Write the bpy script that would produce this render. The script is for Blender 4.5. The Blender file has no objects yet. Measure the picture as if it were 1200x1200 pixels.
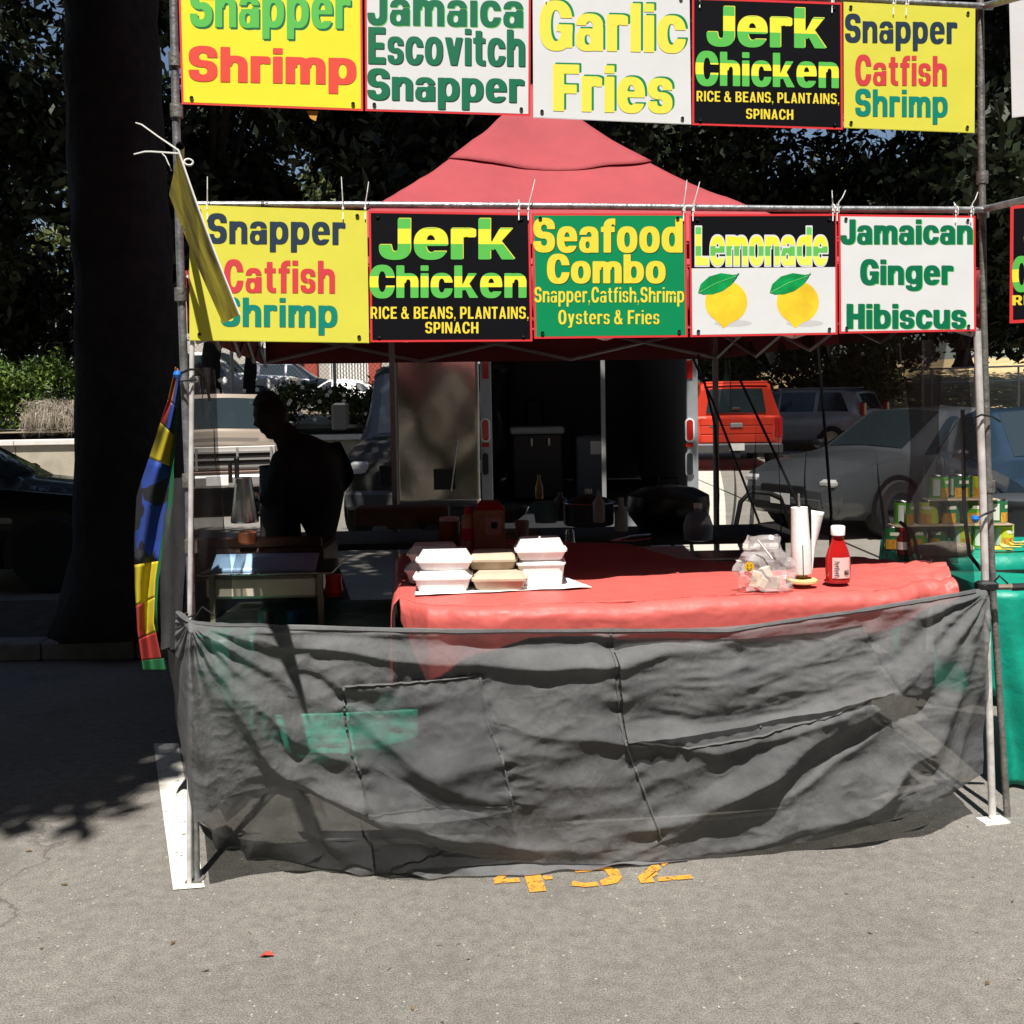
import bpy, bmesh, math, random
import numpy as np
from mathutils import Vector, Matrix, noise as mnoise
random.seed(7); rng = np.random.default_rng(7)
sc = bpy.context.scene
C = sc.collection
R = math.radians

# ---------------------------------------------------------------- camera
CAM_H = 1.6; F = 1250.0; PITCH = 3.0; ROLL = -1.0
CX = 600.0; CY = 468.0 + F * math.tan(R(PITCH))
cam_d = bpy.data.cameras.new('camera'); cam = bpy.data.objects.new('camera', cam_d); C.objects.link(cam)
CAM_M = Matrix.Rotation(R(90 - PITCH), 4, 'X') @ Matrix.Rotation(R(ROLL), 4, 'Z')
CAM_M = Matrix.Translation((0, 0, CAM_H)) @ CAM_M
cam.matrix_world = CAM_M
cam_d.sensor_width = 36; cam_d.lens = F / 1200 * 36
cam_d.shift_y = (CY - 600) / 1200.0
cam_d.clip_start = 0.05; cam_d.clip_end = 600
sc.camera = cam

# ---------------------------------------------------------------- sky, sun, exposure
SUN_EL = 64.0; SUN_AZ = 3.0           # the sun stands behind the camera, a little to the left
w = bpy.data.worlds.new('World'); sc.world = w; w.use_nodes = True
nt = w.node_tree; bg = nt.nodes['Background']
sky = nt.nodes.new('ShaderNodeTexSky'); sky.sky_type = 'NISHITA'; sky.sun_disc = False
sky.sun_elevation = R(SUN_EL); sky.sun_rotation = R(180 + SUN_AZ)
nt.links.new(sky.outputs[0], bg.inputs[0]); bg.inputs[1].default_value = 0.05
sd = bpy.data.lights.new('sun', 'SUN'); sun = bpy.data.objects.new('sun', sd); C.objects.link(sun)
sd.energy = 5.0; sd.angle = R(0.5); sd.color = (1, 0.95, 0.88)
sdir = Vector((math.sin(R(SUN_AZ)) * math.cos(R(SUN_EL)), math.cos(R(SUN_AZ)) * math.cos(R(SUN_EL)), -math.sin(R(SUN_EL))))
sun.rotation_euler = sdir.to_track_quat('-Z', 'Y').to_euler(); sun.location = (-2, -8, 18)
sc.view_settings.view_transform = 'Standard'; sc.view_settings.look = 'None'
sc.view_settings.exposure = 0.78; sc.view_settings.gamma = 1

# ---------------------------------------------------------------- turning measured points into places
def ray(px, py):
    d = Vector(((px - CX) / F, (CY - py) / F, -1))
    return (CAM_M.to_3x3() @ d).normalized()
O = Vector((0, 0, CAM_H))
def P(px, py, y):
    d = ray(px, py); return O + d * (y / d.y)
def PZ(px, py, z):
    d = ray(px, py); return O + d * ((z - CAM_H) / d.z)
FL = PZ(229, 1037, 0); FR = PZ(1166, 962, 0)
FN = Vector((FR.y - FL.y, -(FR.x - FL.x), 0)).normalized()   # faces the camera
def PF(px, py, off=0.0):
    d = ray(px, py); q = FL + FN * off
    t = (q - O).dot(FN) / d.dot(FN); return O + d * t

# ---------------------------------------------------------------- materials
MATS = {}
def mat(name, col, rough=0.6, metal=0.0, var=0.0, scale=8.0, bump=0.0, bscale=None, alpha=1.0, spec=0.5, trans=0.0, emit=None, col2=None, coat=0.0, detail=6, sheen=0):
    if name in MATS: return MATS[name]
    m = bpy.data.materials.new(name); m.use_nodes = True
    n = m.node_tree; b = n.nodes['Principled BSDF']
    b.inputs['Base Color'].default_value = (*col, 1); b.inputs['Roughness'].default_value = rough
    b.inputs['Metallic'].default_value = metal; b.inputs['Alpha'].default_value = alpha
    b.inputs['Specular IOR Level'].default_value = spec; b.inputs['Transmission Weight'].default_value = trans
    b.inputs['Coat Weight'].default_value = coat
    if sheen: b.inputs['Sheen Weight'].default_value = sheen
    if var or bump or col2:
        tc = n.nodes.new('ShaderNodeTexCoord'); t = n.nodes.new('ShaderNodeTexNoise')
        t.inputs['Scale'].default_value = scale; t.inputs['Detail'].default_value = detail; t.inputs['Roughness'].default_value = .62
        n.links.new(tc.outputs['Object'], t.inputs['Vector'])
        if var or col2:
            rp = n.nodes.new('ShaderNodeValToRGB')
            lo = [c * (1 - var) for c in col] if not col2 else list(col)
            hi = [min(1, c * (1 + var)) for c in col] if not col2 else list(col2)
            rp.color_ramp.elements[0].color = (*lo, 1); rp.color_ramp.elements[1].color = (*hi, 1)
            rp.color_ramp.elements[0].position = .33; rp.color_ramp.elements[1].position = .67
            n.links.new(t.outputs['Fac'], rp.inputs[0]); n.links.new(rp.outputs[0], b.inputs['Base Color'])
        if bump:
            t2 = t
            if bscale:
                t2 = n.nodes.new('ShaderNodeTexNoise'); t2.inputs['Scale'].default_value = bscale; t2.inputs['Detail'].default_value = 5
                n.links.new(tc.outputs['Object'], t2.inputs['Vector'])
            bp = n.nodes.new('ShaderNodeBump'); bp.inputs['Strength'].default_value = bump; bp.inputs['Distance'].default_value = .02
            n.links.new(t2.outputs['Fac'], bp.inputs['Height']); n.links.new(bp.outputs[0], b.inputs['Normal'])
    MATS[name] = m; return m

def band_mat(name, stops, rough=.45):
    """printed letters in flat horizontal colour bands"""
    m = bpy.data.materials.new(name); m.use_nodes = True; n = m.node_tree; b = n.nodes['Principled BSDF']
    tc = n.nodes.new('ShaderNodeTexCoord'); sp = n.nodes.new('ShaderNodeSeparateXYZ'); rp = n.nodes.new('ShaderNodeValToRGB')
    n.links.new(tc.outputs['Generated'], sp.inputs[0]); n.links.new(sp.outputs['Z'], rp.inputs[0])
    cr = rp.color_ramp; cr.interpolation = 'CONSTANT'
    while len(cr.elements) < len(stops): cr.elements.new(.5)
    for e, (p, c) in zip(cr.elements, stops): e.position = p; e.color = (*c, 1)
    n.links.new(rp.outputs[0], b.inputs['Base Color']); b.inputs['Roughness'].default_value = rough
    MATS[name] = m; return m

def asphalt_mat():
    m = bpy.data.materials.new('asphalt'); m.use_nodes = True; n = m.node_tree; b = n.nodes['Principled BSDF']; L = n.links
    tc = n.nodes.new('ShaderNodeTexCoord')
    def nz(s, d=4, ro=.6):
        t = n.nodes.new('ShaderNodeTexNoise'); t.inputs['Scale'].default_value = s; t.inputs['Detail'].default_value = d; t.inputs['Roughness'].default_value = ro
        L.new(tc.outputs['Object'], t.inputs['Vector']); return t
    def ramp(src, a, ca, c, cc):
        r = n.nodes.new('ShaderNodeValToRGB'); r.color_ramp.elements[0].position = a; r.color_ramp.elements[0].color = (*ca, 1)
        r.color_ramp.elements[1].position = c; r.color_ramp.elements[1].color = (*cc, 1); L.new(src, r.inputs[0]); return r
    def mix(t, f, a, bb):
        x = n.nodes.new('ShaderNodeMix'); x.data_type = 'RGBA'; x.blend_type = t
        if isinstance(f, float): x.inputs[0].default_value = f
        else: L.new(f, x.inputs[0])
        L.new(a, x.inputs[6]); L.new(bb, x.inputs[7]); return x.outputs[2]
    big = ramp(nz(.8, 6, .65).outputs[0], .3, (.158, .149, .134), .7, (.222, .210, .188))
    med = ramp(nz(22, 5, .7).outputs[0], .3, (.72,) * 3, .72, (1.18,) * 3)
    fine = ramp(nz(190, 4, .8).outputs[0], .34, (.30,) * 3, .68, (1.6,) * 3)
    c = mix('MULTIPLY', 1.0, big.outputs[0], med.outputs[0]); c = mix('MULTIPLY', 1.0, c, fine.outputs[0])
    v = n.nodes.new('ShaderNodeTexVoronoi'); v.inputs['Scale'].default_value = 48; L.new(tc.outputs['Object'], v.inputs['Vector'])
    dots = ramp(v.outputs['Distance'], .12, (1,) * 3, .24, (0,) * 3)
    v2 = n.nodes.new('ShaderNodeSeparateColor'); L.new(v.outputs['Color'], v2.inputs[0])
    sel = ramp(v2.outputs[0], .86, (0,) * 3, .91, (1,) * 3)
    ds = mix('MULTIPLY', 1.0, dots.outputs[0], sel.outputs[0])
    lite = n.nodes.new('ShaderNodeRGB'); lite.outputs[0].default_value = (.36, .34, .3, 1)
    c = mix('MIX', ds, c, lite.outputs[0])
    # oil spots and worn stains
    st = ramp(nz(2.3, 3, .5).outputs[0], .60, (0,) * 3, .74, (.35,) * 3)
    dk = n.nodes.new('ShaderNodeRGB'); dk.outputs[0].default_value = (.07, .065, .06, 1)
    c = mix('MIX', st.outputs[0], c, dk.outputs[0])
    # hairline cracks
    ve = n.nodes.new('ShaderNodeTexVoronoi'); ve.feature = 'DISTANCE_TO_EDGE'; ve.inputs['Scale'].default_value = .55
    wn = n.nodes.new('ShaderNodeTexNoise'); wn.inputs['Scale'].default_value = 3.5; wn.inputs['Detail'].default_value = 8; L.new(tc.outputs['Object'], wn.inputs['Vector'])
    wm = n.nodes.new('ShaderNodeMix'); wm.data_type = 'RGBA'; wm.blend_type = 'ADD'; wm.inputs[0].default_value = .55; L.new(tc.outputs['Object'], wm.inputs[6]); L.new(wn.outputs['Color'], wm.inputs[7]); L.new(wm.outputs[2], ve.inputs['Vector'])
    ck_ = ramp(ve.outputs['Distance'], .0015, (.75,) * 3, .005, (0,) * 3); gate = ramp(nz(.7, 2, .5).outputs[0], .50, (0,) * 3, .58, (1,) * 3)
    cc = mix('MULTIPLY', 1.0, ck_.outputs[0], gate.outputs[0]); c = mix('MIX', cc, c, dk.outputs[0])
    L.new(c, b.inputs['Base Color']); b.inputs['Roughness'].default_value = .88; b.inputs['Specular IOR Level'].default_value = .3
    bp = n.nodes.new('ShaderNodeBump'); bp.inputs['Strength'].default_value = .55; bp.inputs['Distance'].default_value = .006
    L.new(nz(160, 4, .7).outputs[0], bp.inputs['Height']); L.new(bp.outputs[0], b.inputs['Normal'])
    MATS['asphalt'] = m; return m

def leaf_mat(name, ca, cb, scale=1.2):
    m = bpy.data.materials.new(name); m.use_nodes = True; n = m.node_tree; b = n.nodes['Principled BSDF']
    tc = n.nodes.new('ShaderNodeTexCoord'); t = n.nodes.new('ShaderNodeTexNoise'); t.inputs['Scale'].default_value = scale; t.inputs['Detail'].default_value = 8
    n.links.new(tc.outputs['Object'], t.inputs['Vector'])
    r = n.nodes.new('ShaderNodeValToRGB'); r.color_ramp.elements[0].position = .35; r.color_ramp.elements[1].position = .65
    r.color_ramp.elements[0].color = (*ca, 1); r.color_ramp.elements[1].color = (*cb, 1)
    n.links.new(t.outputs[0], r.inputs[0]); n.links.new(r.outputs[0], b.inputs['Base Color'])
    b.inputs['Roughness'].default_value = .55; b.inputs['Specular IOR Level'].default_value = .25
    MATS[name] = m; return m

def net_mat(name, col, opac, scale=26, wr=.35):
    """fine woven shade net: threads with see-through gaps too small to pick apart"""
    m = bpy.data.materials.new(name); m.use_nodes = True; n = m.node_tree; b = n.nodes['Principled BSDF']; L = n.links
    tc = n.nodes.new('ShaderNodeTexCoord')
    t = n.nodes.new('ShaderNodeTexNoise'); t.inputs['Scale'].default_value = 3.2; t.inputs['Detail'].default_value = 7; t.inputs['Roughness'].default_value = .65
    L.new(tc.outputs['Object'], t.inputs['Vector'])
    r = n.nodes.new('ShaderNodeValToRGB'); r.color_ramp.elements[0].position = .3; r.color_ramp.elements[1].position = .7
    r.color_ramp.elements[0].color = (*[c * .7 for c in col], 1); r.color_ramp.elements[1].color = (*[c * 1.25 for c in col], 1)
    L.new(t.outputs[0], r.inputs[0]); L.new(r.outputs[0], b.inputs['Base Color'])
    mr = n.nodes.new('ShaderNodeMapRange'); mr.inputs[1].default_value = .3; mr.inputs[2].default_value = .7
    mr.inputs[3].default_value = opac - .05; mr.inputs[4].default_value = min(1, opac + .05)
    L.new(t.outputs[0], mr.inputs[0]); L.new(mr.outputs[0], b.inputs['Alpha'])
    t2 = n.nodes.new('ShaderNodeTexNoise'); t2.inputs['Scale'].default_value = scale; t2.inputs['Detail'].default_value = 6; t2.inputs['Roughness'].default_value = .6
    mp = n.nodes.new('ShaderNodeMapping'); mp.inputs['Scale'].default_value = (1, 1, .45); L.new(tc.outputs['Object'], mp.inputs[0]); L.new(mp.outputs[0], t2.inputs['Vector'])
    bp = n.nodes.new('ShaderNodeBump'); bp.inputs['Strength'].default_value = wr; bp.inputs['Distance'].default_value = .012
    t3 = n.nodes.new('ShaderNodeTexNoise'); t3.inputs['Scale'].default_value = 260; t3.inputs['Detail'].default_value = 2; L.new(tc.outputs['Object'], t3.inputs['Vector'])
    ad = n.nodes.new('ShaderNodeMath'); ad.operation = 'MULTIPLY_ADD'; ad.inputs[1].default_value = .12; L.new(t3.outputs[0], ad.inputs[0]); L.new(t2.outputs[0], ad.inputs[2]); L.new(ad.outputs[0], bp.inputs['Height']); L.new(bp.outputs[0], b.inputs['Normal'])
    b.inputs['Roughness'].default_value = .8; b.inputs['Specular IOR Level'].default_value = .15
    MATS[name] = m; return m

M_asph = asphalt_mat()
M_steel = mat('galvanised steel', (.33, .34, .35), .42, .75, var=.35, scale=30, bump=.15, bscale=90)
M_steel_d = mat('dull pipe steel', (.22, .215, .2), .55, .6, var=.4, scale=24, bump=.2, bscale=80)
M_white = mat('white paint', (.8, .79, .77), .4, var=.05, scale=12)
M_zip = mat('white nylon', (.75, .75, .72), .4)
M_black = mat('black plastic', (.012, .012, .013), .45)
M_rub = mat('tyre rubber', (.02, .02, .02), .85)
M_net = net_mat('black shade net', (.128, .130, .134), .79, scale=42, wr=.55)
M_net_thin = net_mat('thin net panel', (.12, .125, .13), .42, scale=42, wr=.5)
M_net2 = net_mat('thin side net', (.03, .031, .033), .6, 18, .3)
M_net3 = net_mat('gathered side net', (.07, .07, .072), .66, 22, .3)
M_red = mat('red vinyl tablecloth', (.50, .098, .085), .5, var=.06, scale=5, bump=.18, bscale=16, spec=.4)
M_canvas = mat('faded red canvas', (.28, .036, .045), .8, var=.12, scale=3, bump=.25, bscale=14)
M_teal = mat('green tablecloth', (.008, .16, .11), .4, var=.15, scale=5, bump=.4, bscale=11)
M_foam = mat('white foam', (.8, .79, .78), .55, var=.03, scale=20, bump=.1, bscale=60)
M_kraft = mat('kraft board', (.38, .30, .20), .8, var=.12, scale=18)
M_kraft_d = mat('recycled board', (.44, .36, .27), .85, var=.1, scale=18)
M_glass = mat('car glass', (.02, .03, .035), .06, spec=.8, coat=.5)
M_bark = mat('dark bark', (.011, .009, .008), .95, var=.5, scale=9, bump=1.0, bscale=14)
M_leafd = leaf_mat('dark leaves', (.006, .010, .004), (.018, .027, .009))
M_leafm = leaf_mat('olive leaves', (.03, .045, .010), (.09, .105, .03), 2.5)
M_leafb = leaf_mat('bright leaves', (.04, .075, .012), (.13, .20, .035), 3)
M_dry = leaf_mat('dry stems', (.16, .13, .10), (.38, .33, .26), 4)
M_stainless = mat('stainless steel', (.55, .55, .54), .25, 1.0, var=.1, scale=10, bump=.08, bscale=20)
M_tailred = mat('red lens', (.35, .01, .01), .2, coat=.5)
M_chrome = mat('chrome', (.7, .7, .7), .18, 1.0)
M_skin = mat('dark skin', (.018, .010, .007), .6, spec=.2)
M_cloth_k = mat('black shirt', (.008, .008, .009), .9, bump=.4, bscale=20)

# ---------------------------------------------------------------- helpers
def chain_loc(o):
    v = Vector((0, 0, 0))
    while o is not None: v += o.location; o = o.parent
    return v
def tag(o, label=None, cat=None, group=None, kind=None):
    if label: o['label'] = label
    if cat: o['category'] = cat
    if group: o['group'] = group
    if kind: o['kind'] = kind
    return o
def thing(name, label, cat, loc=(0, 0, 0), rz=0, group=None):
    o = bpy.data.objects.new(name, None); C.objects.link(o); o.empty_display_size = .1
    o.location = loc; o.rotation_euler = (0, 0, rz); return tag(o, label, cat, group)
def copy_tree(o, parent=None):
    c = o.copy(); C.objects.link(c)
    if parent is not None: c.parent = parent
    for ch in list(o.children): copy_tree(ch, c)
    return c

class MB:
    def __init__(s): s.v = []; s.f = []
    def add(s, vs, fs):
        k = len(s.v); s.v += [Vector(v) for v in vs]; s.f += [tuple(i + k for i in f) for f in fs]; return s
    def box(s, c, d, rz=0, ch=0.0, rot=None):
        x, y, z = [q / 2 for q in d]; c = Vector(c)
        M = rot if rot is not None else Matrix.Rotation(rz, 3, 'Z')
        if ch <= 0:
            vs = [(-x, -y, -z), (x, -y, -z), (x, y, -z), (-x, y, -z), (-x, -y, z), (x, -y, z), (x, y, z), (-x, y, z)]
            fs = [(0, 3, 2, 1), (4, 5, 6, 7), (0, 1, 5, 4), (1, 2, 6, 5), (2, 3, 7, 6), (3, 0, 4, 7)]
        else:
            vs = []; 
            for zz, k in ((-z, 1), (-z + ch, 0), (z - ch, 0), (z, 1)):
                xx, yy = x - ch * k, y - ch * k; c2 = ch
                vs += [(-xx + c2, -yy, zz), (xx - c2, -yy, zz), (xx, -yy + c2, zz), (xx, yy - c2, zz), (xx - c2, yy, zz), (-xx + c2, yy, zz), (-xx, yy - c2, zz), (-xx, -yy + c2, zz)]
            fs = [tuple(range(7, -1, -1)), tuple(range(24, 32))]
            for r in range(3):
                for i in range(8): fs.append((r * 8 + i, r * 8 + (i + 1) % 8, r * 8 + 8 + (i + 1) % 8, r * 8 + 8 + i))
        return s.add([c + M @ Vector(v) for v in vs], fs)
    def tube(s, pts, r, seg=8, closed=False, cap=True):
        pts = [Vector(p) for p in pts]; n = len(pts); rs = r if isinstance(r, (list, tuple)) else [r] * n
        k = len(s.v); prev = None
        for i, p in enumerate(pts):
            if closed: t = pts[(i + 1) % n] - pts[i - 1]
            else: t = (pts[min(i + 1, n - 1)] - pts[max(i - 1, 0)])
            if t.length < 1e-9: t = Vector((0, 0, 1))
            t.normalize()
            if prev is None:
                a = Vector((0, 0, 1)) if abs(t.z) < .9 else Vector((1, 0, 0)); u = t.cross(a).normalized()
            else:
                u = prev - t * prev.dot(t)
                u = u.normalized() if u.length > 1e-6 else t.orthogonal().normalized()
            prev = u; v = t.cross(u)
            for j in range(seg):
                a = 2 * math.pi * j / seg; s.v.append(p + (u * math.cos(a) + v * math.sin(a)) * rs[i])
        for i in range(n if closed else n - 1):
            for j in range(seg):
                a = k + i * seg; b = k + ((i + 1) % n) * seg
                s.f.append((a + j, a + (j + 1) % seg, b + (j + 1) % seg, b + j))
        if cap and not closed:
            s.f.append(tuple(k + j for j in range(seg - 1, -1, -1))); s.f.append(tuple(k + (n - 1) * seg + j for j in range(seg)))
        return s
    def lathe(s, prof, c=(0, 0, 0), seg=20, rot=None):
        c = Vector(c); k = len(s.v); M = rot if rot is not None else Matrix.Identity(3); n = len(prof)
        for r, z in prof:
            for j in range(seg):
                a = 2 * math.pi * j / seg; s.v.append(c + M @ Vector((max(r, 1e-5) * math.cos(a), max(r, 1e-5) * math.sin(a), z)))
        for i in range(n - 1):
            for j in range(seg):
                a = k + i * seg; b = a + seg; s.f.append((a + j, a + (j + 1) % seg, b + (j + 1) % seg, b + j))
        s.f.append(tuple(k + j for j in range(seg - 1, -1, -1))); s.f.append(tuple(k + (n - 1) * seg + j for j in range(seg)))
        return s
    def prism(s, poly, d):
        """poly = 3D points; d = extrusion vector"""
        poly = [Vector(p) for p in poly]; d = Vector(d); n = len(poly)
        return s.add(poly + [p + d for p in poly], [tuple(range(n)), tuple(range(2 * n - 1, n - 1, -1))] + [(i, i + n, (i + 1) % n + n, (i + 1) % n) for i in range(n)])
    def grid(s, fn, nu, nv):
        k = len(s.v)
        for j in range(nv + 1):
            for i in range(nu + 1): s.v.append(Vector(fn(i / nu, j / nv)))
        W = nu + 1
        for j in range(nv):
            for i in range(nu): s.f.append((k + j * W + i, k + (j + 1) * W + i, k + (j + 1) * W + i + 1, k + j * W + i + 1))
        return s
    def build(s, name, m, parent=None, smooth=False, label=None, kind=None, local=False, bevel=0, sharp=35, solid=0, fixn=True):
        off = Vector((0, 0, 0)) if (parent is None or local) else chain_loc(parent)
        me = bpy.data.meshes.new(name); me.from_pydata([tuple(v - off) for v in s.v], [], s.f)
        me.validate()
        if fixn:
            bm = bmesh.new(); bm.from_mesh(me); bmesh.ops.recalc_face_normals(bm, faces=bm.faces); bm.to_mesh(me); bm.free()
        me.materials.append(m)
        if smooth:
            me.polygons.foreach_set('use_smooth', [True] * len(me.polygons))
            if sharp < 180: me.set_sharp_from_angle(angle=R(sharp))
        me.update()
        o = bpy.data.objects.new(name, me); C.objects.link(o)
        if parent is not None: o.parent = parent
        if label: o['label'] = label
        if kind: o['kind'] = kind
        if bevel:
            b = o.modifiers.new('bevel', 'BEVEL'); b.width = bevel; b.segments = 2; b.limit_method = 'ANGLE'
        if solid:
            b = o.modifiers.new('solid', 'SOLIDIFY'); b.thickness = solid
        return o

# ---------------------------------------------------------------- the ground
def flat(name, pts, z, m, kind='structure', parent=None, label=None):
    b = MB(); b.add([(p[0], p[1], z) for p in pts], [tuple(range(len(pts)))])
    o = b.build(name, m, parent, label=label); 
    if kind: o['kind'] = kind
    return o
flat('asphalt_ground', [(-120, -30), (120, -30), (120, 250), (-120, 250)], 0, M_asph)
M_conc = mat('pale concrete', (.44, .415, .36), .85, var=.12, scale=2.2, bump=.2, bscale=40)
# pale concrete drive behind the booth, cast in slabs
slabs = MB()
pav = flat('pavement', [(1.0, 9.0), (16, 9.0), (16, 30), (-.5, 30)], .004, mat('dark joint', (.05, .05, .045), .9))
sl = [MB() for _ in range(2)]
for i in range(6):
    for j in range(7):
        x0 = 1.05 + i * 2.5; y0 = 9.1 + j * 3
        s0 = MB(); s0.box((x0 + 1.22, y0 + 1.47, .010 + .002 * ((i + j) % 2)), (2.46, 2.96, .02), ch=.004)
        s0.build('slab', M_conc, pav)
# painted parking line and stall number
def paint_mat(name, col, col2, scale, lo, hi):
    m = mat(name, col, .8, col2=col2, scale=scale, detail=10); n = m.node_tree; b = n.nodes['Principled BSDF']
    tc = n.nodes.new('ShaderNodeTexCoord'); t = n.nodes.new('ShaderNodeTexNoise'); t.inputs['Scale'].default_value = scale * 4; t.inputs['Detail'].default_value = 9; t.inputs['Roughness'].default_value = .75
    n.links.new(tc.outputs['Object'], t.inputs['Vector']); r = n.nodes.new('ShaderNodeMapRange'); r.inputs[1].default_value = lo; r.inputs[2].default_value = hi; n.links.new(t.outputs[0], r.inputs[0]); n.links.new(r.outputs[0], b.inputs['Alpha']); return m
M_linep = paint_mat('worn white road paint', (.66, .65, .60), (.48, .47, .43), 8, .36, .44)
M_unused = mat('worn white road paint', (.62, .61, .57), .8, col2=(.34, .33, .30), scale=9, detail=12)
flat('parking_line', [PZ(203, 1044, 0)[:2], PZ(240, 1041, 0)[:2], PZ(209, 872, 0)[:2], PZ(180, 872, 0)[:2]], .004, M_linep)
M_yel = paint_mat('worn yellow road paint', (.66, .30, .025), (.50, .24, .035), 14, .38, .48)
A0 = PZ(583, 1049, 0); A1 = PZ(818, 1030, 0); ax = (A1 - A0); ux = ax.normalized(); uy = Vector((-ux.y, ux.x, 0))
num = MB()
def srect(x0, y0, x1, y1):
    num.add([A0 + ux * a + uy * b + Vector((0, 0, .004)) for a, b in ((x0, y0), (x1, y0), (x1, y1), (x0, y1))], [(0, 1, 2, 3)])
def spoly(pts): num.add([A0 + ux * a + uy * b + Vector((0, 0, .004)) for a, b in pts], [tuple(range(len(pts)))])
# 4
spoly([(0, .075), (.085, .075), (.085, .105), (.03, .105), (.085, .17), (.085, .21), (0, .11)])
spoly([(.105, -.005), (.16, -.005), (.16, .26), (.105, .26)]); spoly([(.165, .075), (.195, .075), (.195, .105), (.165, .105)])
# 5
spoly([(.24, .02), (.29, 0), (.335, 0), (.335, .03), (.29, .03), (.26, .05)])
spoly([(.345, 0), (.40, .01), (.425, .05), (.425, .11), (.395, .14), (.345, .15), (.345, .12), (.38, .11), (.385, .06), (.345, .035)])
spoly([(.25, .14), (.335, .14), (.335, .11), (.28, .11), (.28, .26), (.25, .26)]); spoly([(.30, .23), (.42, .23), (.42, .26), (.30, .26)])
# 2
spoly([(.475, -.005), (.55, .08), (.545, .045), (.522, .028), (.522, -.005)]); spoly([(.535, -.002), (.655, -.002), (.655, .028), (.535, .028)])
spoly([(.475, -.005), (.475, .04), (.545, .12), (.57, .12), (.57, .09)])
spoly([(.58, .10), (.63, .15), (.64, .2), (.62, .25), (.58, .26), (.58, .23), (.60, .2), (.58, .16)])
nm = num.build('stall_number', M_yel); nm['kind'] = 'structure'

# litter, pebbles
pb = MB()
for i in range(260):
    x = random.uniform(-2, 2.6); y = random.uniform(2.1, 4.6); r = random.uniform(.0015, .0045)
    pb.lathe([(r * .5, 0), (r, r * .4), (r * .7, r * .9), (.0001, r)], (x, y, .001), 5)
o = pb.build('loose_gravel', mat('grit', (.3, .28, .25), .9, var=.4, scale=60)); tag(o, 'pale grit scattered over the asphalt in front of the booth', 'gravel', kind='stuff')
tw = MB(); g = random.Random(12)
for i in range(70):
    x = g.uniform(-1.9, 2.4); y = g.uniform(2.1, 4.4); a = g.uniform(0, 6.28); L_ = g.uniform(.004, .016)
    if g.random() < .5: tw.tube([(x, y, .003), (x + math.cos(a) * L_ * 1.6, y + math.sin(a) * L_ * 1.6, .004)], .0009, 3)
    else:
        d_ = Vector((math.cos(a), math.sin(a), 0)); e_ = Vector((-d_.y, d_.x, 0)); c_ = Vector((x, y, .004)); tw.add([c_ - d_ * L_, c_ - e_ * L_ * .4, c_ + d_ * L_, c_ + e_ * L_ * .4 + Vector((0, 0, .003))], [(0, 1, 2, 3)])
tag(tw.build('leaf_litter', mat('dry litter', (.12, .08, .04), .9, var=.6, scale=30), fixn=False), 'tiny dry leaf bits and twigs scattered over the asphalt', 'litter', kind='stuff')
lf = MB(); q = PZ(313, 1122, 0)
lf.add([q + Vector(v) for v in ((-.022, 0, .004), (-.005, -.008, .012), (.022, .002, .005), (.004, .010, .016), (-.012, .009, .008))], [(0, 1, 4), (1, 3, 4), (1, 2, 3)])
tag(lf.build('fallen_petal', mat('red petal', (.45, .05, .03), .6), solid=.001), 'small curled red petal lying on the asphalt in the foreground', 'petal')

# kerb far left behind the tree and retaining wall with raised ground
kb = MB(); 
for i in range(10):
    kb = MB(); kb.box((-6.9 + i * .6, 6.75, .06), (.59, .18, .12), ch=.012)
    if i == 0: kerb0 = thing('kerb', 'low concrete kerb in the deep shade under the big tree', 'kerb', (-4.2, 6.75, 0))
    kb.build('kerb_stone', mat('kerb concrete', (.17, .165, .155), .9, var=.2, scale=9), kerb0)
fl = MB(); fl.add([(-12, 6.84, .11), (-1.4, 6.84, .11), (-1.4, 8.2, .11), (-12, 8.2, .11)], [(0, 1, 2, 3)])
o = fl.build('planting_bed', mat('dark soil', (.05, .04, .03), 1, var=.4, scale=8, bump=.6)); o['kind'] = 'structure'

M_wallc = mat('tan concrete wall', (.36, .32, .25), .9, var=.15, scale=3, bump=.15, bscale=30)
wal = thing('retaining_wall', 'tan concrete retaining wall with a pale cap behind the brown truck', 'wall', (-8, 21.6, 0))
for i in range(9):
    MB().box((-20 + i * 2.5 + 1.25, 21.6, .42), (2.485, .25, .84), ch=.008).build('wall_panel', M_wallc, wal)
    MB().box((-20 + i * 2.5 + 1.25, 21.58, .90), (2.49, .36, .11), ch=.012).build('cap_stone', mat('pale cap', (.62, .60, .55), .8, var=.06), wal)
tr = MB()
def terr(u, v):
    x = -60 + u * 62; y = 21.75 + v * 60
    return (x, y, 1.0 + .018 * (y - 17) + .05 * mnoise.noise((x * .4, y * .4, 0)))
tr.grid(terr, 60, 60); tr.v = [Vector(v) for v in tr.v]
k = len(tr.v); tr.add([(2, 21.75, 1.08), (2, 21.75, -.1), (2, 81.7, -.1), (2, 81.75, 2.15)], [(0, 1, 2, 3)])
o = tr.build('raised_ground', mat('dry earth', (.20, .165, .11), .95, var=.3, scale=1.5, bump=.3)); o['kind'] = 'structure'
M_drygrass = mat('dry grass', (.42, .31, .15), .95, var=.35, scale=2.5, bump=.7, bscale=12)
hl = MB(); hl.grid(lambda u, v: (3.0 + u * 70, 33.2 + v * 60, -.02 + (1 - math.cos(min(1, v * 2.2) * math.pi)) / 2 * 3.4 * min(1, u * 4) + .12 * mnoise.noise((u * 30, v * 30, 1))), 70, 60)
o = hl.build('hillside', M_drygrass); o['kind'] = 'structure'

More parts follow.
